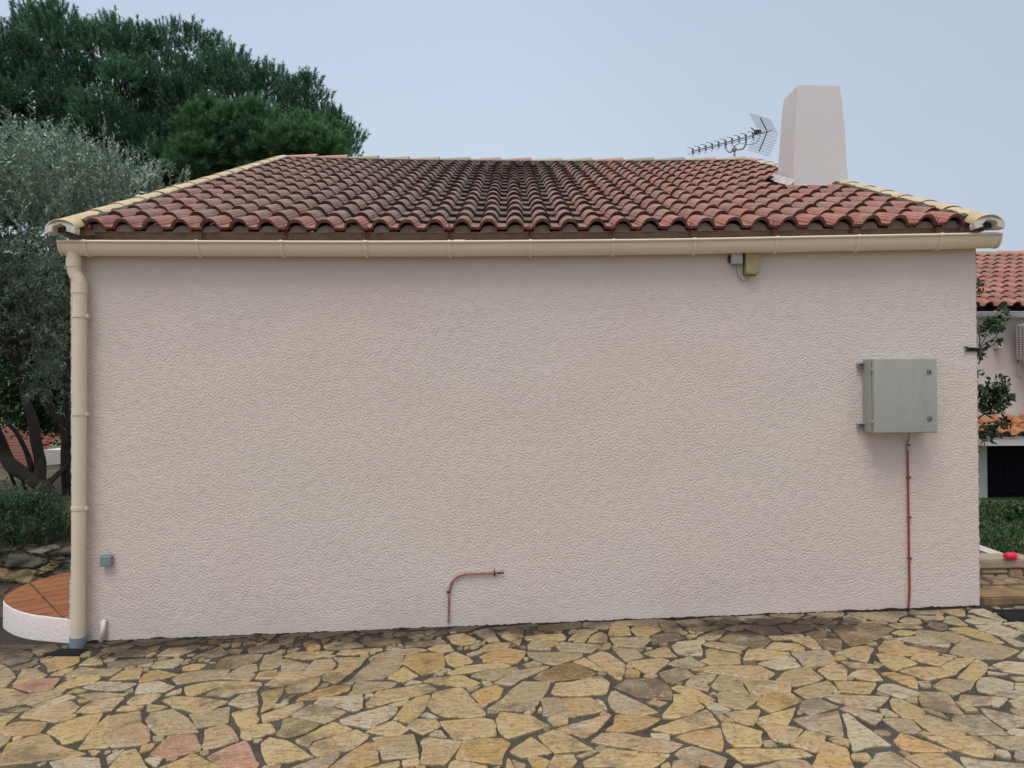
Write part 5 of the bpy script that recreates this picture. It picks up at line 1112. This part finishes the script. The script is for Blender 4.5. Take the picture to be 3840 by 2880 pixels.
# ---- pines
def pine(name, label, outline, dep, nclump, shoots, pal, trunk_px, seed, thick=3.2, rpx=(60, 95), sl=.42, inner=0.35, group=None, nw=.016, updir=.55, nl=.13):
    r = random.Random(seed); e_ = empty(name, P(trunk_px[0], 1500, dep)); tag(e_, label, 'pine tree', group)
    xs_ = [p[0] for p in outline]; ys_ = [p[1] for p in outline]; cl = []; tries = 0
    while len(cl) < nclump and tries < 20000:
        tries += 1
        px, py = r.uniform(min(xs_), max(xs_)), r.uniform(min(ys_), max(ys_)); rp_ = r.uniform(*rpx)
        if not all(pt_in(outline, px + rp_ * .55 * math.cos(a), py + rp_ * .55 * math.sin(a)) for a in (0, .785, 1.57, 2.356, 3.14, 3.93, 4.71, 5.5)): continue
        if any((px - c[0]) ** 2 + (py - c[1]) ** 2 < (rp_ * .55) ** 2 for c in cl): continue
        cl.append((px, py, rp_, dep + r.uniform(-thick, thick * .6)))
    trb = MB(); base = P(trunk_px[0], 1500, dep); hub = P(trunk_px[0], trunk_px[1], dep)
    limb(trb, [base, (base + hub) / 2 + Vector((.3, 0, 0)), hub], .24, .15, 10)
    RR, DD, TT = [], [], []
    for (px, py, rp_, dd) in cl:
        tint_ = r.uniform(.68, 1.38)
        c = P(px, py, dd); rad = rp_ / FPX * dd
        mid = hub.lerp(c, .5) + Vector((0, 0, r.uniform(-.5, .1))); limb(trb, [hub, mid, c - Vector((0, 0, rad * .4))], .045, .012, 5)
        for _ in range(4):
            e2 = c + Vector((r.gauss(0, 1), r.gauss(0, 1), r.gauss(.2, .6))).normalized() * rad * .8; limb(trb, [c - Vector((0, 0, rad * .4)), c.lerp(e2, .5), e2], .018, .006, 4)
        for _ in range(shoots):
            v = Vector((r.gauss(0, 1), r.gauss(-.25, 1), r.gauss(.35, .9))).normalized(); k = r.uniform(.55, 1.0) if r.random() > inner else r.uniform(.1, .6)
            TT.append(tint_); RR.append(tuple(c + Vector((v.x * rad, v.y * rad, v.z * rad * .85)) * k)); q_ = v + Vector((0, 0, updir + max(0, v.z) * .8)); DD.append(tuple(q_))
    trb.build('trunk', M['pine_bark'], e_, True)
    RR = np.array(RR); DD = np.array(DD); per = 52; n = len(RR); dirs = unit(DD); L = sl * nrs.uniform(.6, 1.2, n)
    t = nrs.uniform(.1, 1, (n, per, 1)); pos = RR[:, None] + dirs[:, None] * (L[:, None, None] * t)
    side = nrs.normal(0, 1, (n, per, 3)); side = unit(side - (side * dirs[:, None]).sum(-1, keepdims=True) * dirs[:, None])
    d = (dirs[:, None] * .85 + side * .75).reshape(-1, 3); pos = pos.reshape(-1, 3); d = unit(d)
    up_ = nrs.normal(0, 1, (len(d), 3)); s2 = unit(np.cross(d, up_)); NL = nl * nrs.uniform(.8, 1.2, (len(d), 1))
    q_ = np.stack([pos - s2 * nw / 2, pos + s2 * nw / 2, pos + d * NL], 1)
    pal = np.array(pal); c = np.repeat(pal[nrs.randint(0, len(pal), n)] * np.array(TT)[:, None], per, 0) * nrs.uniform(.7, 1.3, (n * per, 1))
    quads_mesh('crown', q_, c, M['needle'], e_, 3)
big = [(-300, 120), (-100, 60), (0, 120), (60, 90), (95, 25), (170, 20), (260, 35), (280, 110), (300, 80), (370, 70), (450, 85), (540, 110), (600, 112), (700, 100), (760, 130), (840, 160), (880, 200), (920, 245), (965, 225), (1010, 270), (1080, 285), (1130, 305), (1180, 315), (1210, 370), (1270, 400), (1300, 450), (1335, 510), (1345, 570), (1330, 680), (1000, 720), (600, 760), (300, 900), (-300, 900)]
pine('umbrella_pine', 'broad dark pine whose rounded crown fills the upper left sky', big, 24, 210, 90, [(0.050, 0.130, 0.066), (0.062, 0.158, 0.076), (0.034, 0.096, 0.054), (0.085, 0.20, 0.095)], (420, 700), 3, thick=3.0, rpx=(62, 100), sl=.36, nw=.017, updir=1.3, nl=.115, inner=.18)
sm_ = [(640, 690), (690, 440), (740, 400), (820, 395), (870, 430), (930, 400), (990, 395), (1035, 460), (1060, 540), (1060, 600), (1080, 470), (1140, 455), (1200, 470), (1270, 500), (1295, 560), (1290, 640), (1200, 680)]
pine('young_pine', 'smaller brighter green pine in front of the broad dark one, just above the roof verge', sm_, 17, 34, 120, [(0.060, 0.155, 0.052), (0.080, 0.19, 0.064), (0.042, 0.120, 0.044)], (850, 660), 8, thick=1.0, rpx=(52, 78), sl=.24, inner=.2, nw=.012, updir=.7, nl=.12)

# ---- shrubs on the bank
def bush(name, label, cat, px, py, dep, w, h, nsh, sl, per, ll, lw, pal, parentless=True, updir=1.0, group=None, mat='leaf', spread=.8, shape='dome'):
    base = P(px, py, dep); e_ = empty(name, base); tag(e_, label, cat, group); m_ = MB(); RR, DD = [], []
    for _ in range(nsh):
        a = rnd.uniform(0, 6.283); u = rnd.random(); rr = math.sqrt(rnd.random()); zz_ = rnd.random() ** .7
        k = math.sqrt(max(0.05, 1 - zz_ ** 2))
        p = base + Vector((math.cos(a) * rr * w * k, math.sin(a) * rr * w * .7 * k, zz_ * h)); RR.append(tuple(p))
        DD.append((math.cos(a) * .5 + rnd.gauss(0, .25), math.sin(a) * .5 + rnd.gauss(0, .25), updir + rnd.gauss(0, .3)))
    for _ in range(14):
        q_ = RR[rnd.randrange(len(RR))]; m_.tube([base, base.lerp(Vector(q_), .5) + Vector((0, 0, .03)), q_], [.012, .008, .004], 5)
    m_.build('stems', M['bark'], e_)
    q1, c1 = sprays(np.array(RR), np.array(DD), sl, per, ll, lw, pal, .15, spread); quads_mesh('foliage', q1, c1, M[mat], e_); return e_
GR = [(0.022, 0.045, 0.018), (0.032, 0.062, 0.024), (0.045, 0.08, 0.032)]
bush('rosemary_bush', 'spiky dark green rosemary bush on top of the low stone wall', 'bush', 75, 2082, 6.95, .52, .46, 700, .22, 26, .032, .0042, [(0.035, 0.085, 0.035), (0.055, 0.12, 0.05), (0.022, 0.055, 0.026)])
bush('garden_shrub', 'light green shrub behind the rosemary under the olive branches', 'bush', 50, 1965, 9.3, 1.1, .26, 700, .2, 22, .05, .011, [(0.05, 0.085, 0.035), (0.07, 0.11, 0.05), (0.03, 0.06, 0.025)])
bush('dark_shrub', 'dark shrub crowding the base of the olive trunk', 'bush', 200, 2000, 9.2, .8, .30, 600, .18, 20, .045, .010, [(0.018, 0.035, 0.016), (0.03, 0.05, 0.022)])
# clipped hedge and trees further back on the left
def hedge(name, label, x0, x1, y, z0, z1, dpt, n, ll, lw, pal, cat='hedge'):
    e_ = empty(name, ((x0 + x1) / 2, y, z0)); tag(e_, label, cat); m_ = MB(); m_.box((x0, y + dpt * .2, z0), (x1, y + dpt * .8, z1 - .1 * (z1 - z0))); m_.build('branch_core', M['dark'], e_)
    RR = np.stack([nrs.uniform(x0, x1, n), nrs.uniform(y, y + dpt, n), z0 + (z1 - z0) * nrs.uniform(0, 1, n) ** .8], 1); DD = nrs.normal(0, .7, (n, 3)); DD[:, 1] -= .5; DD[:, 2] += .3
    q1, c1 = sprays(RR, DD, .25, 14, ll, lw, pal); quads_mesh('foliage', q1, c1, M['leaf'], e_)
hedge('clipped_hedge', 'dark clipped hedge in front of the far cream house', -26, -13.5, 11.5, -1.6, P(60, 1822, 16.5).z - .15, 1.0, 3200, .09, .03, GR)
def tree(name, label, x, y, h, w, n, pal, group=None, ll=.13, lw=.035, zc=.55):
    e_ = empty(name, (x, y, 0)); tag(e_, label, 'tree', group); m_ = MB(); limb(m_, [Vector((x, y, -.3)), Vector((x + .1, y, h * .3)), Vector((x, y, h * .6))], .2, .1, 8)
    RR = nrs.normal(0, 1, (n, 3)); RR = unit(RR) * (nrs.uniform(.3, 1, (n, 1)) ** .5); lump = 1 + .25 * np.sin(RR[:, :1] * 5 + x) * np.cos(RR[:, 2:] * 6)
    DD = RR + nrs.normal(0, .5, (n, 3)); RR = RR * lump * np.array([w, w, h * .45]) + np.array([x, y, h * zc])
    for i in range(10):
        q_ = Vector(tuple(RR[i])); limb(m_, [Vector((x, y, h * .35)), Vector((x, y, h * .35)).lerp(q_, .6), q_], .06, .02, 5)
    m_.build('trunk', M['bark'], e_, True)
    q1, c1 = sprays(RR, DD, .5, 12, ll, lw, pal); quads_mesh('crown', q1, c1, M['leaf'], e_)
tree('garden_tree', 'dense dark tree seen through the olive branches, standing furthest left', -17.5, 17, 6.6, 3.2, 7000, GR, 'trees beyond the olive')
tree('garden_tree', 'dense dark tree seen through the olive branches, nearest the house corner', -11.6, 14.5, 5.2, 2.0, 6000, GR, 'trees beyond the olive')

# far house glimpsed under the olive
fh = empty('far_house', (-21, 24, -.3)); tag(fh, 'distant cream house with red tile roof glimpsed under the olive branches', 'house')
DH = 29.0
e0, e1 = P(-500, 1757, DH), P(105, 1757, DH)
m_ = MB(); m_.box((e0.x, DH - 5, -3), (e1.x + .3, DH + 3, e0.z)); m_.build('wall', plain('cream_wall', (0.50, 0.46, 0.34), .85, .08), fh)
def S2(x, t): return Vector((x, DH - 5.3 + 2.4 * t, e0.z + .02 + 1.5 * t))
tiled('roof', list(np.linspace(e0.x, e1.x + .35, 66)), 12, S2, M['tile_far'], fh, lambda x, t, r: ((0.33 * r.uniform(.8, 1.1), 0.13, 0.09), (0.08, 0.04, 0.03)))
m_ = MB(); m_.box((e1.x + .36, DH - 4.6, -3), (e1.x + 7, DH + 2, P(200, 1690, DH).z)); m_.build('white_gable', M['stucco_white'], fh)
m_ = MB(); w0 = P(208, 1790, DH - .1)
m_.box((w0.x - .0, DH - 4.9, -2.6), (w0.x + 2.0, DH - 4.7, w0.z + .2)); m_.build('window', plain('blue_glass', (0.05, 0.13, 0.26), .3, .1), fh)
aw = empty('awning', P(340, 1760, 26.5)); tag(aw, 'white and blue fabric awning at the far house behind the olive', 'awning')
def awn_mat():
    t = NT('awning_stripe'); w = t.n('ShaderNodeTexWave', {'Vector': t.map(), 'Scale': 1.6}, wave_type='BANDS', bands_direction='X').outputs[1]
    return t.out(t.mix(t.mr(w, .45, .55), (0.10, 0.20, 0.40), (0.50, 0.54, 0.60)), .7)
a0 = P(165, 1742, 27.5); b0 = P(150, 1766, 25); b1 = P(560, 1766, 25); a1 = P(560, 1742, 27.5)
m_ = MB(); m_.add([a0, b0, b1, a1] + [p + Vector((0, 0, -.03)) for p in (a0, b0, b1, a1)], [(0, 1, 2, 3), (7, 6, 5, 4), (0, 4, 5, 1), (1, 5, 6, 2), (2, 6, 7, 3), (3, 7, 4, 0)]); m_.build('canopy', M['paint_white'], aw)
m_ = MB(); V = []
for i in range(41):
    p = b0.lerp(b1, i / 40); V += [p, p + Vector((0, 0.02, -.22 - .05 * abs(math.sin(i * 1.2))))]
m_.add(V, [(2 * i, 2 * i + 1, 2 * i + 3, 2 * i + 2) for i in range(40)]); m_.build('valance', awn_mat(), aw)

# ------------------------------------------------------------------ right: neighbouring house
nb = empty('neighbour_house', (7, 5, 0)); tag(nb, 'neighbouring pale stucco house with red tile roof and black shutter, at the right edge', 'house')
DN = 10.0
ze = P(3760, 1158, 9.75).z; zr = P(3740, 962, 12.6).z; xr1 = P(3822, 960, 12.6).x
xn = list(np.arange(4.6, xr1 - .02, .19))
def S3(x, t): return Vector((x, 4.75 + 2.85 * t, ze + .02 + (zr - ze) * t))
tiled('roof', xn, 11, S3, M['tile_far'], nb, lambda x, t, r: (tuple(Vector((0.345, 0.15, 0.115)).lerp(Vector((.12, .08, .07)), max(0, r.random() - .75) * 2) * r.uniform(.8, 1.12)), (0.10, 0.045, 0.035)))
nroof = nb.children[0]
m_ = MB(); m_.add([(4.5, 4.8, ze - .01), (xr1, 4.8, ze - .01), (xr1, 7.6, zr - .01), (4.5, 7.6, zr - .01), (4.5, 10.4, ze), (xr1, 10.4, ze)], [(0, 1, 2, 3), (3, 2, 5, 4)]); m_.build('roof_decking', M['dark'], nroof)
for k in range(12):
    a = xr1 - .40 * (k + 1) + .02; b = a + .44
    f = rnd.uniform(.9, 1.1); c = (0.36 * f, 0.20 * f, 0.16 * f) if k != 1 else (0.30, 0.27, 0.22)
    add_half('ridge_tile', Vector((b, 7.62, zr + .01)), Vector((a, 7.62, zr + .03)), .09, .078, Vector((0, 1, 0)), Z, c, M['sand_tile'], nroof)
for k in range(11):
    t = k / 11; a = S3(xr1 + .04, t); b = S3(xr1 + .04, min(1, t + .105)); f = rnd.uniform(.9, 1.1)
    add_half('verge_tile', a + Vector((0, 0, .03)), b + Vector((0, 0, .008)), .095, .083, Vector((1, 0, 0)), Vector((0, -.5, .9)).normalized(), (0.42 * f, 0.22 * f, 0.14 * f), M['sand_tile'], nroof)
m_ = MB(); m_.box((4.5, 7.52, zr - .12), (xr1, 7.60, zr + .03)); m_.build('ridge_mortar', M['ridge_mortar'], nroof)
def gable(x):
    return [(x, 5.0, -.4), (x, 10.2, -.4), (x, 10.2, ze - .0), (x, 7.6, zr - .1), (x, 5.0, ze - .0)]
m_ = MB(); g0, g1 = gable(4.7), gable(xr1 - .02); m_.add(g0 + g1, [(0, 1, 2, 3, 4), (9, 8, 7, 6, 5)] + [(i, i + 5, (i + 1) % 5 + 5, (i + 1) % 5) for i in (4, 1)]); m_.build('wall', M['stucco_far'], nb)
# gutter of the neighbour
m_ = MB(); pr_ = [(4.90 - .085 + -.055 * math.cos(math.pi * i / 10), ze - .045 - .07 * math.sin(math.pi * i / 10)) for i in range(11)]
V = [(x, y, z) for x in (4.6, xr1) for y, z in pr_]; m_.add(V, [(i, i + 1, 12 + i, 11 + i) for i in range(10)]); m_.tube([(4.6, 4.758, ze - .043), (xr1, 4.758, ze - .043)], .008, 6)
m_.box((4.6, 4.90, ze - .10), (xr1, 4.99, ze - .02)); m_.build('gutter', plain('pale_gutter', (0.50, 0.50, 0.47), .5, .05), nb)
# black shuttered opening with painted surround and little tiled canopy
s0, s1 = P(3690, 1668, 9.96), P(3690, 1872, 9.96)
m_ = MB(); m_.box((s0.x, 4.95, s1.z), (s0.x + 1.5, 4.985, s0.z)); sh_ = m_.build('shutter', M['shutter'], nb)
m_ = MB()
for i in range(1, 11): x = s0.x + .14 * i; m_.box((x - .004, 4.944, s1.z), (x + .002, 4.951, s0.z))
m_.build('shutter_board', M['shutter'], sh_)
m_ = MB(); m_.box((s0.x, 4.925, s1.z + .10), (s0.x + 1.5, 4.949, s1.z + .19), bev=.004); m_.box((s0.x, 4.925, s0.z - .22), (s0.x + 1.5, 4.949, s0.z - .14), bev=.004); m_.build('shutter_ledge', M['shutter'], sh_)
m_ = MB(); m_.box((s0.x - .16, 4.90, s1.z - .03), (s0.x - .0, 5.02, s0.z)); m_.box((s0.x - .16, 4.86, s0.z + .002), (s0.x + 1.8, 5.02, P(3690, 1640, 9.86).z)); m_.build('window_surround', M['paint_white'], nb)
zc0 = P(3690, 1640, 9.35).z; zc1 = P(3690, 1568, 9.93).z
def S4(x, t): return Vector((x, 4.42 + .55 * t, zc0 + (zc1 - zc0) * t))
tiled('canopy_tiles', list(np.arange(s0.x - .35, s0.x + 1.9, .21)), 2, S4, M['tile_far'], nb, lambda x, t, r: ((0.48 * r.uniform(.85, 1.1), 0.19, 0.085), (0.30, 0.11, 0.06)), seed=9)
m_ = MB(); V = []
for i in range(61):
    x = s0.x - .35 + 2.25 * i / 60; V += [(x, 4.45, zc0 - .05), (x, 4.44, zc0 - .012 + .022 * abs(math.sin((x - s0.x) * 15)))]
m_.add(V, [(2 * i, 2 * i + 2, 2 * i + 3, 2 * i + 1) for i in range(60)]); m_.box((s0.x - .35, 4.44, zc0 - .12), (s0.x + 1.9, 4.99, zc0 - .045)); m_.build('canopy_soffit', M['paint_white'], nb)
led = P(3700, 1880, 9.8); m_ = MB(); m_.box((5.2, 4.80, led.z - .055), (9.0, 5.02, led.z), bev=.008); m_.build('stone_sill', M['sandstone'], nb)
m_ = MB(); m_.box((5.2, 4.86, -.4), (9.0, 5.01, led.z - .056)); m_.build('plinth', plain('plinth', (0.16, 0.15, 0.125), .9, .3, 8, .6), nb)

# air conditioner
ac = empty('air_conditioner', P(3830, 1350, 9.6)); tag(ac, 'white outdoor air conditioning unit on the neighbour wall, cut by the right edge', 'air conditioner')
a0, a1 = P(3817, 1216, 9.83), P(3817, 1350, 9.83)
m_ = MB(); m_.box((a0.x, 4.55, a1.z), (a0.x + .82, 4.85, a0.z), bev=.015); cs = m_.build('casing', plain('white_casing', (0.50, 0.51, 0.50), .5, .04), ac); autosmooth(cs, 40)
m_ = MB(); m_.box((a0.x + .035, 4.540, a1.z + .03), (a0.x + .60, 4.549, a0.z - .03)); m_.build('fan_opening', M['black'], ac)
m_ = MB()
for i in range(21): z = a1.z + .032 + (a0.z - a1.z - .064) * i / 20; m_.tube([(a0.x + .03, 4.532, z), (a0.x + .60, 4.532, z)], .0052, 5)
for i in range(9): x = a0.x + .035 + .565 * i / 8; m_.tube([(x, 4.535, a1.z + .03), (x, 4.535, a0.z - .03)], .006, 5)
m_.build('fan_grille', M['paint_white'], ac)
m_ = MB(); m_.box((a0.x - .004, 4.565, a1.z + .03), (a0.x + .004, 4.835, a0.z - .03)); m_.build('side_opening', M['black'], ac)
m_ = MB()
for i in range(19): z = a1.z + .035 + (a0.z - a1.z - .07) * i / 18; m_.box((a0.x - .012, 4.560, z - .005), (a0.x - .0045, 4.84, z + .005))
for i in range(5): y = 4.565 + .27 * i / 4; m_.box((a0.x - .014, y - .005, a1.z + .028), (a0.x - .004, y + .005, a0.z - .028))
m_.build('side_grille', M['paint_white'], ac)
m_ = MB()
for dx in (.10, .62): m_.box((a0.x + dx, 4.55, a1.z - .03), (a0.x + dx + .03, 4.99, a1.z - .004)); m_.box((a0.x + dx, 4.96, a1.z - .22), (a0.x + dx + .03, 4.995, a1.z - .004))
m_.build('wall_bracket', M['paint_white'], ac)
p = P(3808, 1290, 9.6); m_ = MB(); m_.box((p.x - .03, 4.88, p.z - .045), (p.x + .03, 4.995, p.z + .03), bev=.008); m_.build('valve_cover', M['paint_white'], ac)

# ---- lawn, low walls, step
lz = P(3700, 2068, 6.0).z
def grass_mat():
    t = NT('lawn_soil'); return t.out(t.mix(t.mr(t.noise(6, 5, .7), .35, .65), (0.022, 0.032, 0.014), (0.05, 0.06, 0.025)), .95, t.bump(t.noise(30, 4), 1, .03))
def lawn_z(x, y): return lz - .03 - (lz - .09) * max(0, min(1, (y - 1.0) / 3.8)) + mnoise.noise(Vector((x * 2, y * 2, 0))) * .02
m_ = MB(); NX, NY = 24, 30; xs0 = XR + .15
V = [(xs0 + 9 * i / NX, .95 + 4.0 * j / NY, lawn_z(xs0 + 9 * i / NX, .95 + 4.0 * j / NY)) for j in range(NY + 1) for i in range(NX + 1)]
m_.add(V, [(j * (NX + 1) + i, j * (NX + 1) + i + 1, (j + 1) * (NX + 1) + i + 1, (j + 1) * (NX + 1) + i) for j in range(NY) for i in range(NX)])
tag(m_.build('lawn', grass_mat(), None, True), kind='structure')
n = 9000; RR = np.stack([nrs.uniform(xs0, xs0 + 5.5, n), nrs.uniform(.98, 4.85, n), np.zeros(n)], 1); RR[:, 2] = [lawn_z(a, b) for a, b in RR[:, :2]]
DD = nrs.normal(0, .5, (n, 3)); DD[:, 2] = 1
q1, c1 = sprays(RR, DD, .035, 6, .042, .006, [(0.035, 0.085, 0.020), (0.05, 0.11, 0.028), (0.025, 0.06, 0.018)], .2, .7); o = quads_mesh('grass', q1, c1, M['leaf'], None)
tag(o, 'green weedy grass between the low stone wall and the neighbour house', 'grass', kind='stuff')
bush('weed_clump', 'darker leafy weed clump growing in the grass on the right', 'plant', 3815, 1990, 8.0, .18, .12, 60, .12, 12, .05, .014, [(0.02, 0.06, 0.02), (0.035, 0.085, 0.025)])

stp = empty('stone_step', on_ground(3780, 2280)); tag(stp, 'brown stone step at the right corner of the wall', 'step')
def uneven(name, a, b, mat, parent, nx=30, amp=.012, sc=9):
    bm = bmesh.new(); bmesh.ops.create_cube(bm, size=1)
    for v in bm.verts: v.co = Vector(((a[0] + b[0]) / 2 + v.co.x * (b[0] - a[0]), (a[1] + b[1]) / 2 + v.co.y * (b[1] - a[1]), (a[2] + b[2]) / 2 + v.co.z * (b[2] - a[2])))
    bmesh.ops.bevel(bm, geom=list(bm.edges), offset=.01, segments=2, affect='EDGES'); bmesh.ops.subdivide_edges(bm, edges=[e_ for e_ in bm.edges if e_.calc_length() > .3], cuts=nx, use_grid_fill=True)
    for v in bm.verts: v.co += Vector((mnoise.noise(v.co * sc), mnoise.noise(v.co * sc + Vector((5, 0, 0))), mnoise.noise(v.co * sc + Vector((0, 7, 0))))) * amp
    me = bpy.data.meshes.new(name); bm.to_mesh(me); bm.free(); o_ = link(name, me, mat, parent); autosmooth(o_, 28); return o_
x1 = XR + 3.5; gr_ = gz(3.6); zs = P(3750, 2236, 5.04).z
uneven('riser_stone', (XR + .03, .03, gr_ - .05), (XR + .85, .26, zs), plain('brown_stone', (0.20, 0.125, 0.06), .85, .35, 7, .8, 30), stp)
uneven('riser_stone', (XR + .87, .03, gr_ - .05), (x1, .26, zs), plain('grey_stone', (0.22, 0.18, 0.12), .85, .3, 7, .8, 30), stp)
uneven('tread', (XR + .02, .25, gr_ - .05), (x1, .72, zs - .004), M['sandstone'], stp, amp=.006)
zw = P(3750, 2100, 5.55).z; yw0 = .58
lw = empty('low_stone_wall', (XR + .5, yw0, zs)); tag(lw, 'low sandstone block wall with pale coping beside the step, a pink line spool on it', 'stone wall')
uneven('mortar_core', (XR + .02, yw0 + .008, zs - .03), (XR + .80, yw0 + .20, zw - .07), plain('wall_mortar', (0.16, 0.13, 0.09), .95, .3, 20, .8, 40), lw, amp=.003)
bl_m = plain('wall_block', (0.36, 0.265, 0.155), .85, .3, 9, .9, 30)
for k_, (bx0, by0, bx1, by1) in enumerate([(3678, 2134, 3777, 2150), (3678, 2154, 3729, 2174), (3733, 2154, 3777, 2176), (3781, 2134, 3834, 2172), (3678, 2178, 3752, 2197), (3756, 2180, 3834, 2197), (3838, 2134, 3900, 2160), (3838, 2164, 3890, 2197)]):
    pa, pb = P(bx0, by0, 5 + yw0), P(bx1, by1, 5 + yw0)
    uneven('wall_block', (pa.x, yw0 - .012 - .006 * (k_ % 3), pb.z), (pb.x, yw0 + .03, pa.z), bl_m, lw, nx=8, amp=.006, sc=20)
uneven('coping', (XR + .01, yw0 - .02, zw - .070), (XR + .82, yw0 + .20, zw), plain('coping_stone', (0.34, 0.29, 0.20), .8, .12, 9, .6, 40), lw, amp=.006)
cs0, cs1 = P(3672, 2052, 5.95), P(3790, 2094, 5.66)
m_ = MB(); dv = (cs1 - cs0).normalized(); sd = Vector((dv.y, -dv.x, 0)).normalized() * .06
a_, b_ = cs0 - dv * .4, cs1 + dv * .05
zf = Vector((0, 0, -.10)); pts8 = [a_ - sd, b_ - sd, b_ + sd, a_ + sd]
m_.add(pts8 + [p + zf for p in pts8], [(0, 1, 2, 3), (7, 6, 5, 4), (0, 4, 5, 1), (1, 5, 6, 2), (2, 6, 7, 3), (3, 7, 4, 0)])
o = m_.build('slanting_coping', M['cap_mortar']); tag(o, 'pale slanting coping slab running back from the low stone wall to the lawn', 'coping')

# pink mason line
sp = empty('line_spool', P(3790, 2092, 5.7)); tag(sp, 'bright pink spool of mason line lying on the low stone wall', 'spool')
c = P(3790, 2086, 5.56); c.z = zw + .029; ax = Vector((.95, .25, -.06)).normalized(); m_ = MB()
m_.tube([c - ax * .055, c - ax * .045, c - ax * .02, c + ax * .01, c + ax * .04, c + ax * .052], [.014, .024, .028, .027, .022, .013], 14)
for i in range(26):
    t = i / 25; q_ = c - ax * .05 + ax * .10 * t; r_ = .0285 - .006 * abs(t - .5) * 2; sd_ = ax.orthogonal().normalized(); s3 = ax.cross(sd_)
    m_.tube([q_ + (sd_ * math.cos(k * .9) + s3 * math.sin(k * .9)) * r_ + ax * (.012 * math.sin(k * .9 + i)) for k in range(8)], .0016, 4)
m_.build('wound_line', M['pink'], sp, True)
m_ = MB()
m_.tube(smoothpath([c + Vector((.03, -.02, -.01)), P(3808, 2105, 5.52), P(3812, 2130, 5.50), P(3806, 2160, 5.52), P(3815, 2190, 5.48), P(3800, 2203, 5.42), P(3740, 2203, 5.4), P(3725, 2200, 5.45)]), .0016, 4)
m_.tube(smoothpath([c + Vector((.04, -.01, -.01)), P(3820, 2106, 5.52), P(3824, 2140, 5.50), P(3820, 2170, 5.52), P(3822, 2196, 5.46), P(3780, 2200, 5.44), P(3750, 2204, 5.4)]), .0014, 4)
m_.tube(smoothpath([c - ax * .05, P(3768, 2094, 5.66), P(3735, 2092, 5.7), P(3700, 2090, 5.72), P(3680, 2089, 5.75)]), .0014, 4)
m_.tube(smoothpath([c - ax * .03 + Vector((0, -.02, 0)), P(3770, 2098, 5.6), P(3742, 2097, 5.6), P(3760, 2094, 5.63)]), .0014, 4)
m_.tube(smoothpath([c + ax * .05, P(3815, 2092, 5.66), P(3840, 2098, 5.62), P(3870, 2099, 5.6)]), .0016, 4)
m_.build('loose_line', M['pink'], sp)

# shrub leaning round the right corner
cs_ = empty('corner_shrub', (XR + .35, .55, .25)); tag(cs_, 'leggy green shrub leaning out behind the right wall corner, tied by a strap', 'shrub')
m_ = MB(); root = Vector((XR + .30, .95, .30)); DD_ = 5.95
limb(m_, [root, P(3655, 1700, DD_), P(3640, 1480, 6.0), P(3655, 1380, 5.8), P(3664, 1330, 5.6), P(3672, 1310, 5.5)], .016, .009, 7)
limb(m_, [P(3640, 1600, 6.0), P(3680, 1560, 5.9), P(3712, 1548, 5.9)], .008, .004, 6)
limb(m_, [P(3640, 1660, 6.0), P(3690, 1625, 5.9), P(3735, 1600, 5.9), P(3790, 1575, 5.9)], .008, .004, 6)
tw = [[(3672, 1308), (3700, 1285), (3735, 1262), (3750, 1215), (3760, 1180)], [(3672, 1310), (3705, 1305), (3740, 1280), (3750, 1278)], [(3670, 1300), (3675, 1270), (3668, 1250)], [(3674, 1300), (3690, 1275), (3700, 1258)], [(3672, 1312), (3672, 1330), (3678, 1345)], [(3670, 1365), (3680, 1340), (3692, 1328)]]
for a in tw: limb(m_, [P(px, py, 5.5) for px, py in a], .005, .0025, 5)
m_.build('stems', M['bark'], cs_, True)
RR, DD = [], []
for (px, py, rr, k, dd) in [(3715, 1235, 22, 26, 5.5), (3740, 1215, 16, 16, 5.5), (3758, 1172, 12, 7, 5.5), (3675, 1245, 12, 8, 5.5), (3738, 1280, 8, 3, 5.5), (3705, 1300, 8, 3, 5.5), (3672, 1328, 7, 4, 5.6), (3668, 1415, 10, 6, 5.8),
                            (3715, 1500, 42, 70, 5.9), (3745, 1470, 30, 34, 5.9), (3770, 1500, 22, 22, 5.9), (3690, 1545, 25, 24, 5.9), (3680, 1480, 20, 20, 5.9), (3720, 1615, 22, 22, 5.9), (3770, 1590, 14, 10, 5.9), (3690, 1640, 18, 12, 5.9), (3670, 1100, 8, 4, 6.0), (3668, 1070, 6, 3, 6.0)]:
    for _ in range(k):
        RR.append(tuple(P(px + rnd.gauss(0, rr * .6), py + rnd.gauss(0, rr * .6), dd + rnd.gauss(0, .08)))); DD.append((rnd.gauss(.2, .8), rnd.gauss(-.2, .6), rnd.gauss(.45, .5)))
q1, c1 = sprays(np.array(RR), np.array(DD), .035, 5, .048, .0115, [(0.022, 0.055, 0.020), (0.035, 0.075, 0.025), (0.05, 0.09, 0.035), (0.018, 0.04, 0.018)], .2, .8); quads_mesh('foliage', q1, c1, M['leaf'], cs_)
print('objects', len(bpy.data.objects), 'polys', sum(len(m.polygons) for m in bpy.data.meshes))
